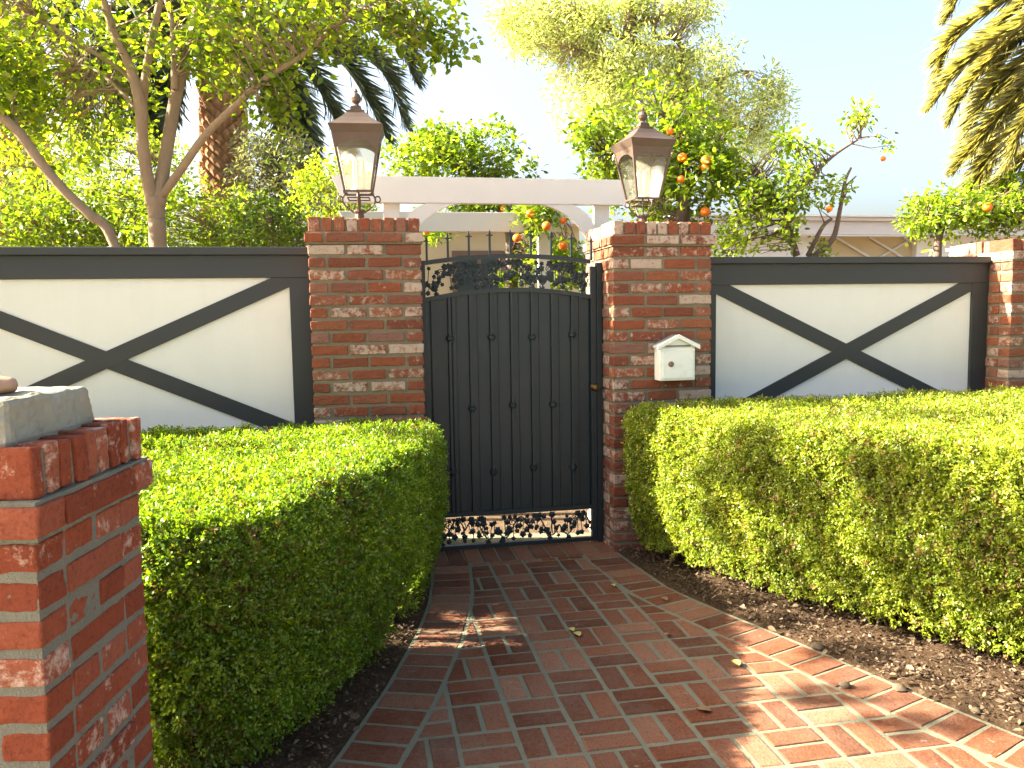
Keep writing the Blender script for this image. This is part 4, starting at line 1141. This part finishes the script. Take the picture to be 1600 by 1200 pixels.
def fruit(t, base, pts):
    for (x, y, Y, r) in pts:
        bm = bmesh.new(); bmesh.ops.create_icosphere(bm, subdivisions=3, radius=r)
        me = bpy.data.meshes.new('fruit'); bm.to_mesh(me); bm.free(); me.materials.append(M_orange); me.polygons.foreach_set('use_smooth', [True] * len(me.polygons))
        o = bpy.data.objects.new('fruit', me); COL.objects.link(o); o.parent = t; o.location = at(x, y, Y) - base; o.scale = (1, 1, .94)
def citrus(label, bx, Y, limbs, blobs, n, fruits, leafsz=.058, mat=M_citrus, by=420, varb=0.0, K=10, spread=.11):
    base = at(bx, by, Y); base.z = 0
    t = empty('orange_tree', base); tag(t, label, 'orange tree', 'orange trees behind the wall')
    m = MB(); sk = []
    for p, r in limbs:
        Q = px(p, Y, base); 
        if len(sk) == 0: limb(m, [Vector((0, 0, 0)), Q[0]], [r[0] * 1.3, r[0]], 8)
        sk += limb(m, Q, r, 8)
    m.build('trunk', M_barkd, t, smooth=True)
    crown('crown', blobs, n, leafsz, mat, t, base, K, spread, .5, .5, .35, sk, .0035, varb=varb, twigmat=M_barkd)
    fruit(t, base, fruits)
    return t
Y1 = 7.0
citrus('full orange tree with ripe fruit behind the mailbox pillar and its lantern', 1060, Y1,
       [([(1065, 345), (1072, 280), (1060, 230), (1030, 170)], [.06, .05, .04, .015]), ([(1070, 300), (1105, 250), (1125, 220)], [.04, .03, .015]), ([(1062, 280), (1000, 250), (940, 240)], [.03, .025, .01])],
       [(1050, 200, 60, 60, Y1, .5, 1.1), (1020, 150, 40, 30, Y1, .3, .4), (950, 230, 55, 48, Y1, .4, 1.0), (920, 200, 22, 20, Y1, .2, .15), (1110, 240, 45, 50, Y1, .4, .8), (1080, 280, 60, 50, Y1, .5, 1.0), (990, 290, 70, 45, Y1 + .4, .4, .8), (1050, 330, 60, 30, Y1 + .2, .4, .6), (1085, 330, 16, 40, Y1, .2, .2)],
       1000, [(1066, 246, Y1 - .4, .038), (1103, 250, Y1 - .45, .040), (1102, 262, Y1 - .42, .036), (1064, 280, Y1 - .4, .032), (1102, 331, Y1 - .3, .042), (1047, 205, Y1 - .4, .03), (1080, 300, Y1 + .1, .03)])
Y2 = 6.6
citrus('sparse young orange tree with a crooked bare branch behind the right white fence', 1265, Y2,
       [([(1265, 405), (1300, 375), (1312, 330), (1320, 285), (1330, 262)], [.028, .024, .018, .013, .009]), ([(1262, 400), (1285, 355), (1300, 342)], [.02, .016, .01]), ([(1245, 400), (1230, 330), (1262, 285), (1300, 245), (1345, 215)], [.03, .024, .016, .013, .008]), ([(1322, 290), (1338, 275)], [.01, .005]), ([(1235, 340), (1200, 290), (1180, 260)], [.02, .013, .008])],
       [(1190, 350, 55, 50, Y2, .35, 1.3), (1220, 300, 60, 40, Y2, .35, 1.1), (1245, 250, 40, 30, Y2, .3, .5), (1235, 215, 14, 18, Y2, .15, .15), (1170, 310, 35, 30, Y2, .2, .4), (1290, 300, 30, 22, Y2, .2, .25), (1340, 185, 18, 14, Y2, .12, .16), (1360, 162, 14, 10, Y2, .1, .1), (1378, 225, 14, 12, Y2, .1, .1), (1150, 270, 20, 14, Y2, .15, .1), (1285, 385, 20, 16, Y2, .15, .15), (1130, 385, 26, 24, Y2 + .2, .2, .25)],
       560, [(1296, 326, Y2 - .2, .026), (1380, 248, Y2, .022)], .05, K=8, spread=.09, varb=.15)
Y3 = 7.4
citrus('low orange tree with one ripe orange, left of the right edge pillar', 1462, Y3,
       [([(1464, 405), (1470, 360), (1500, 330), (1560, 320)], [.04, .032, .025, .01]), ([(1470, 370), (1450, 340)], [.02, .01])],
       [(1480, 335, 55, 32, Y3, .4, 1.2), (1440, 350, 26, 14, Y3, .2, .3), (1530, 330, 50, 34, Y3, .4, 1.0), (1590, 330, 45, 45, Y3, .4, 1.1), (1460, 378, 18, 18, Y3, .2, .25), (1440, 310, 14, 8, Y3, .1, .1), (1600, 290, 35, 30, Y3, .3, .5)],
       620, [(1543, 324, Y3 - .4, .042), (1521, 322, Y3 + .2, .03)], .052, varb=.1)
Y4 = 9.2
citrus('orange tree whose fruiting branches hang behind the white pergola beam', 790, Y4,
       [([(800, 400), (790, 340), (740, 280), (700, 250)], [.07, .05, .03, .012]), ([(792, 350), (860, 320), (880, 300)], [.04, .03, .012])],
       [(700, 240, 60, 40, Y4, .6, 1.2), (640, 250, 40, 32, Y4, .5, .7), (760, 245, 60, 30, Y4, .5, .9), (675, 210, 26, 22, Y4, .3, .35), (770, 205, 22, 14, Y4, .3, .2), (800, 260, 40, 18, Y4, .4, .3), (800, 322, 80, 9, Y4, .4, .8), (720, 322, 60, 8, Y4, .3, .5), (840, 340, 34, 26, Y4 - 1.0, .3, .7), (860, 395, 60, 20, Y4 - .2, .4, .8), (880, 425, 50, 28, Y4 - .2, .5, 1.0), (800, 438, 40, 14, Y4, .3, .4), (690, 366, 40, 5, Y4, .2, .2)],
       900, [(788, 326, Y4 - .3, .045), (828, 334, Y4 - 1.3, .042), (854, 353, Y4 - 1.4, .045), (808, 372, Y4 - 1.3, .044), (880, 384, Y4 - 1.2, .045), (880, 345, Y4 - 1.2, .035), (667, 362, Y4 - .3, .035), (853, 436, Y4 - .6, .036)], .07)

# ------------------------------------------------------------------ white pergola behind the gate
def pergola():
    s_at = lambda x, y, off: None
    off1 = 1.35
    def wl(x, y, off):
        d = ray(x, y); q = O + wn * off - CAMP; t_ = q.dot(wn) / d.dot(wn); p = CAMP + d * t_ - O
        return p.dot(wd), p.z
    sA, zA = wl(605, 276, off1); _, zB = wl(605, 304, off1); sB, _ = wl(980, 290, off1)
    sL, _ = wl(612, 320, off1); sR, _ = wl(942, 330, off1)
    t = empty('pergola', W(sL, off1, 0), A); tag(t, 'white timber pergola with curved braces, standing behind the gate', 'pergola')
    X = lambda s: s - sL
    zT = zA; zb = zA - .19; dz = 2.0
    for oy in (0, dz):
        b = MB(); x0, x1 = X(sA) - .40, X(sB) + .05
        b.hexa([(x0 + .08, -.03 + oy, zb), (x1 - .08, -.03 + oy, zb), (x1 - .08, .03 + oy, zb), (x0 + .08, .03 + oy, zb), (x0, -.03 + oy, zT), (x1, -.03 + oy, zT), (x1, .03 + oy, zT), (x0, .03 + oy, zT)])
        b.build('beam', M_perg, t, bevel=.004)
        for xx in (0, X(sR)):
            p = MB(); p.box(xx - .06, xx + .06, -.028 + oy + .06, .09 + oy + .002, 0, zT - .02); p.build('post', M_perg, t, bevel=.004)
    for xx, sg in ((0, 1), (X(sR), -1)):
        for oy in (.0,):
            k = MB(); n = 14
            for i in range(n):
                def Q(u):   # a knee brace with a hollow inner curve
                    th = u * math.pi / 2
                    return (xx + sg * (.05 + .52 * (1 - math.cos(th))), zb - .55 * (1 - math.sin(th)) + .005)
                def Qo(u):
                    th = u * math.pi / 2
                    return (xx + sg * (.05 + .36 * u * 1.0 + .0), zb - .38 + .38 * u)
                a0, a1 = Q(i / n), Q((i + 1) / n)
                w0 = .10 + .05 * abs(2 * i / n - 1)
                th0, th1 = i / n * math.pi / 2, (i + 1) / n * math.pi / 2
                n0 = (sg * math.sin(th0 + .0) * -1, math.cos(th0) * 0 + .0)
                b0 = (a0[0] - sg * .0, a0[1]); 
                # thickness toward the corner
                c0 = (a0[0] - sg * math.sin(math.pi / 2 - th0) * 0 - sg * .0, a0[1])
                d0 = Vector((-sg * 0 + xx - a0[0], 0, 0))
                o0 = (a0[0] + (xx - a0[0]) * .0 - sg * .11 * math.cos(math.pi / 2 - th0) , a0[1] + .11 * math.cos(th0))
                o1 = (a1[0] + (xx - a1[0]) * .0 - sg * .11 * math.cos(math.pi / 2 - th1), a1[1] + .11 * math.cos(th1))
                k.hexa([(a0[0], -.022, a0[1]), (a1[0], -.022, a1[1]), (a1[0], .022, a1[1]), (a0[0], .022, a0[1]), (o0[0], -.022, o0[1]), (o1[0], -.022, o1[1]), (o1[0], .022, o1[1]), (o0[0], .022, o0[1])])
            k.build('brace', M_perg, t)
pergola()

# ------------------------------------------------------------------ house and garden walls behind
def house():
    Yh = 12.5; b = Vector((3.9, 12.6, 0)); t = empty('house', b, A); tag(t, 'low white and beige house behind the garden, with a pale fascia and a lattice window', 'house')
    inv = lambda p: Vector(((p - b).dot(wd), (p - b).dot(wn), p.z))
    off = (b - O).dot(wn)
    def wl(x, y, dy=0.0):
        d = ray(x, y); q = b + wn * dy - CAMP; p = CAMP + d * (q.dot(wn) / d.dot(wn)); return (p - b).dot(wd), p.z
    xa, ze = wl(1110, 342); xb, _ = wl(1640, 342); _, zf = wl(1350, 367); _, ze = wl(1350, 343)
    m = MB(); x1, _ = wl(1290, 380); x2, _ = wl(1452, 380)
    m.box(xa, x1, .30, .5, 0, zf + .02); m.build('wall', M_hwhite, t)
    m = MB(); m.box(x2, xb + 1, .30, .5, 0, zf + .02); m.build('wall', M_hwhite, t)
    m = MB(); m.box(x1, x2, .42, .5, 0, zf + .02); m.build('recessed_wall', M_stucco, t)
    m = MB()
    zl0 = .6
    w = x2 - x1; step = .62; hh = zf - zl0
    k = -hh
    while k < w:
        for sg in (1, -1):
            a0, b0 = k, k + hh * 1.9; lo, hi = max(0, a0), min(w, b0)
            if hi > lo:
                za = (lo - a0) / 1.9; zb_ = (hi - a0) / 1.9
                if sg == -1: za, zb_ = hh - za, hh - zb_
                m.bar((x1 + lo, .40 if sg > 0 else .375, zl0 + za), (x1 + hi, .40 if sg > 0 else .375, zl0 + zb_), .035, .02)
        k += step
    m.build('lattice', M_perg, t)
    m = MB(); m.box(xa - .4, xb + 1.4, 0, .06, zf, ze - .03); m.box(xa - .45, xb + 1.45, -.06, .08, ze - .028, ze + .03); m.build('fascia', M_fascia, t, bevel=.004)
    m = MB(); x0, x3 = xa - .5, xb + 1.5
    m.hexa([(x0, -.1, ze + .032), (x3, -.1, ze + .032), (x3, 4, ze + .25), (x0, 4, ze + .25), (x0, -.1, ze + .06), (x3, -.1, ze + .06), (x3, 4, ze + .30), (x0, 4, ze + .30)]); m.build('roof', M_hwhite, t)
house()
def wing():
    b = Vector((-1.6, 13.2, 0)); t = empty('garden_house', b, A); tag(t, 'beige stucco building seen over the gate below the pergola beams', 'building')
    def wl(x, y, dy=0.0):
        d = ray(x, y); q = b + wn * dy - CAMP; p = CAMP + d * (q.dot(wn) / d.dot(wn)); return (p - b).dot(wd), p.z
    x0, zt = wl(640, 352); x1, _ = wl(905, 352)
    m = MB(); m.box(x0, x1, 0, 3, 0, zt); m.build('wall', M_stucco, t)
    m = MB(); m.hexa([(x0 - .2, -.3, zt), (x1 + .2, -.3, zt), (x1 + .2, 3.2, zt), (x0 - .2, 3.2, zt), (x0 - .2, -.3, zt + .06), (x1 + .2, -.3, zt + .06), (x1 + .2, 3.2, zt + .25), (x0 - .2, 3.2, zt + .25)]); m.build('roof', M_fascia, t)
    wa, _ = wl(706, 400); wb, _ = wl(790, 400); _, wz = wl(740, 392)
    f = MB()
    f.box(wa, wb, -.04, -.001, wz - .08, wz); f.box(wa, wa + .08, -.04, -.001, wz - 1.2, wz - .081); f.box(wb - .08, wb, -.04, -.001, wz - 1.2, wz - .081); f.box((wa + wb) / 2 - .03, (wa + wb) / 2 + .03, -.035, -.001, wz - 1.2, wz - .081)
    fo = f.build('window', M_winfr, t)
    p = MB(); p.box(wa + .08, wb - .08, -.012, -.002, wz - 1.2, wz - .08); p.build('pane', M_pane, fo)
wing()
def side_wall():
    o0, o1 = .62, 1.02; s = 3.10
    t = empty('garden_wall', W(s, o0, 0), A); tag(t, 'sunlit white garden wall seen between the fence cap and the right edge pillar', 'wall')
    m = MB(); m.box(0, .15, 0, o1 - o0, 0, 1.94); m.build('wall', M_hwhite, t, bevel=.01)
    m = MB(); m.box(-.02, .17, -.02, o1 - o0 + .02, 1.941, 1.965); m.build('coping', M_hwhite, t, bevel=.005)
side_wall()

# ------------------------------------------------------------------ small things on the ground
def fallen():
    spots = [(958, 914, 'yellow fallen leaf on the path near the gate'), (1042, 991, 'yellow-green fallen leaf at the edge of the shade on the path'), (893, 983, 'yellowed fallen leaf on the middle of the path'), (1038, 935, 'brown curled fallen leaf near the right path border'),
             (902, 990, 'small pale fallen leaf on the middle of the path'), (1100, 1108, 'olive fallen leaf on a pinkish brick'), (1150, 1035, 'dark fallen leaf at the edge of the sunlight'), (1330, 1012, 'brown fallen leaf on the mulch by the border')]
    for i, (x, y, lab) in enumerate(spots):
        d = ray(x, y); z = .034; p = CAMP + d * ((z - EYE) / d.z)
        bm = MB(); a = random.uniform(0, 6.28); L = random.uniform(.035, .06)
        n = 8; b0 = []
        for k in range(n + 1):
            u = k / n; w = .32 * L * math.sin(math.pi * u) ** .8
            for sg in (-1, 0, 1):
                xx, yy = (u - .5) * L, sg * w; zz = .006 * abs(sg) + .008 * math.sin(u * 3)
                bm.v.append((xx * math.cos(a) - yy * math.sin(a), xx * math.sin(a) + yy * math.cos(a), zz - .008))
        for k in range(n):
            for q in range(2): bm.quad((k * 3 + q, (k + 1) * 3 + q, (k + 1) * 3 + q + 1, k * 3 + q + 1))
        o = bm.build('fallen_leaf', M_dry[i % 2], smooth=True); o.location = p
        tag(o, lab, 'leaf', 'fallen leaves')
M_dry = [paint_mat('yellow dry leaf', (.42, .36, .10), .7, .25, scale=30), paint_mat('brown dry leaf', (.20, .12, .05), .8, .25, scale=30)]
fallen()
M_stone = paint_mat('pale stone', (.10, .075, .05), .9, .2, .1, 30)
for (x, y, r, lab) in [(1278, 1010, .030, 'tan stone at the path border beside the first sunlit bricks'), (1320, 1070, .022, 'tan stone beside the right path border'), (1405, 1075, .026, 'tan stone on the mulch'), (1525, 1110, .020, 'small brown stone in the mulch near the right edge')]:
    d = ray(x, y); p = CAMP + d * ((.03 - EYE) / d.z)
    bm = bmesh.new(); bmesh.ops.create_icosphere(bm, subdivisions=2, radius=r)
    for v in bm.verts: v.co *= 1 + .25 * mn.noise(v.co * 40 + Vector((x, y, 0))); v.co.z *= .6
    me = bpy.data.meshes.new('stone'); bm.to_mesh(me); bm.free(); me.materials.append(M_stone)
    o = bpy.data.objects.new('stone', me); COL.objects.link(o); o.location = p; tag(o, lab, 'stone', 'stones beside the path')
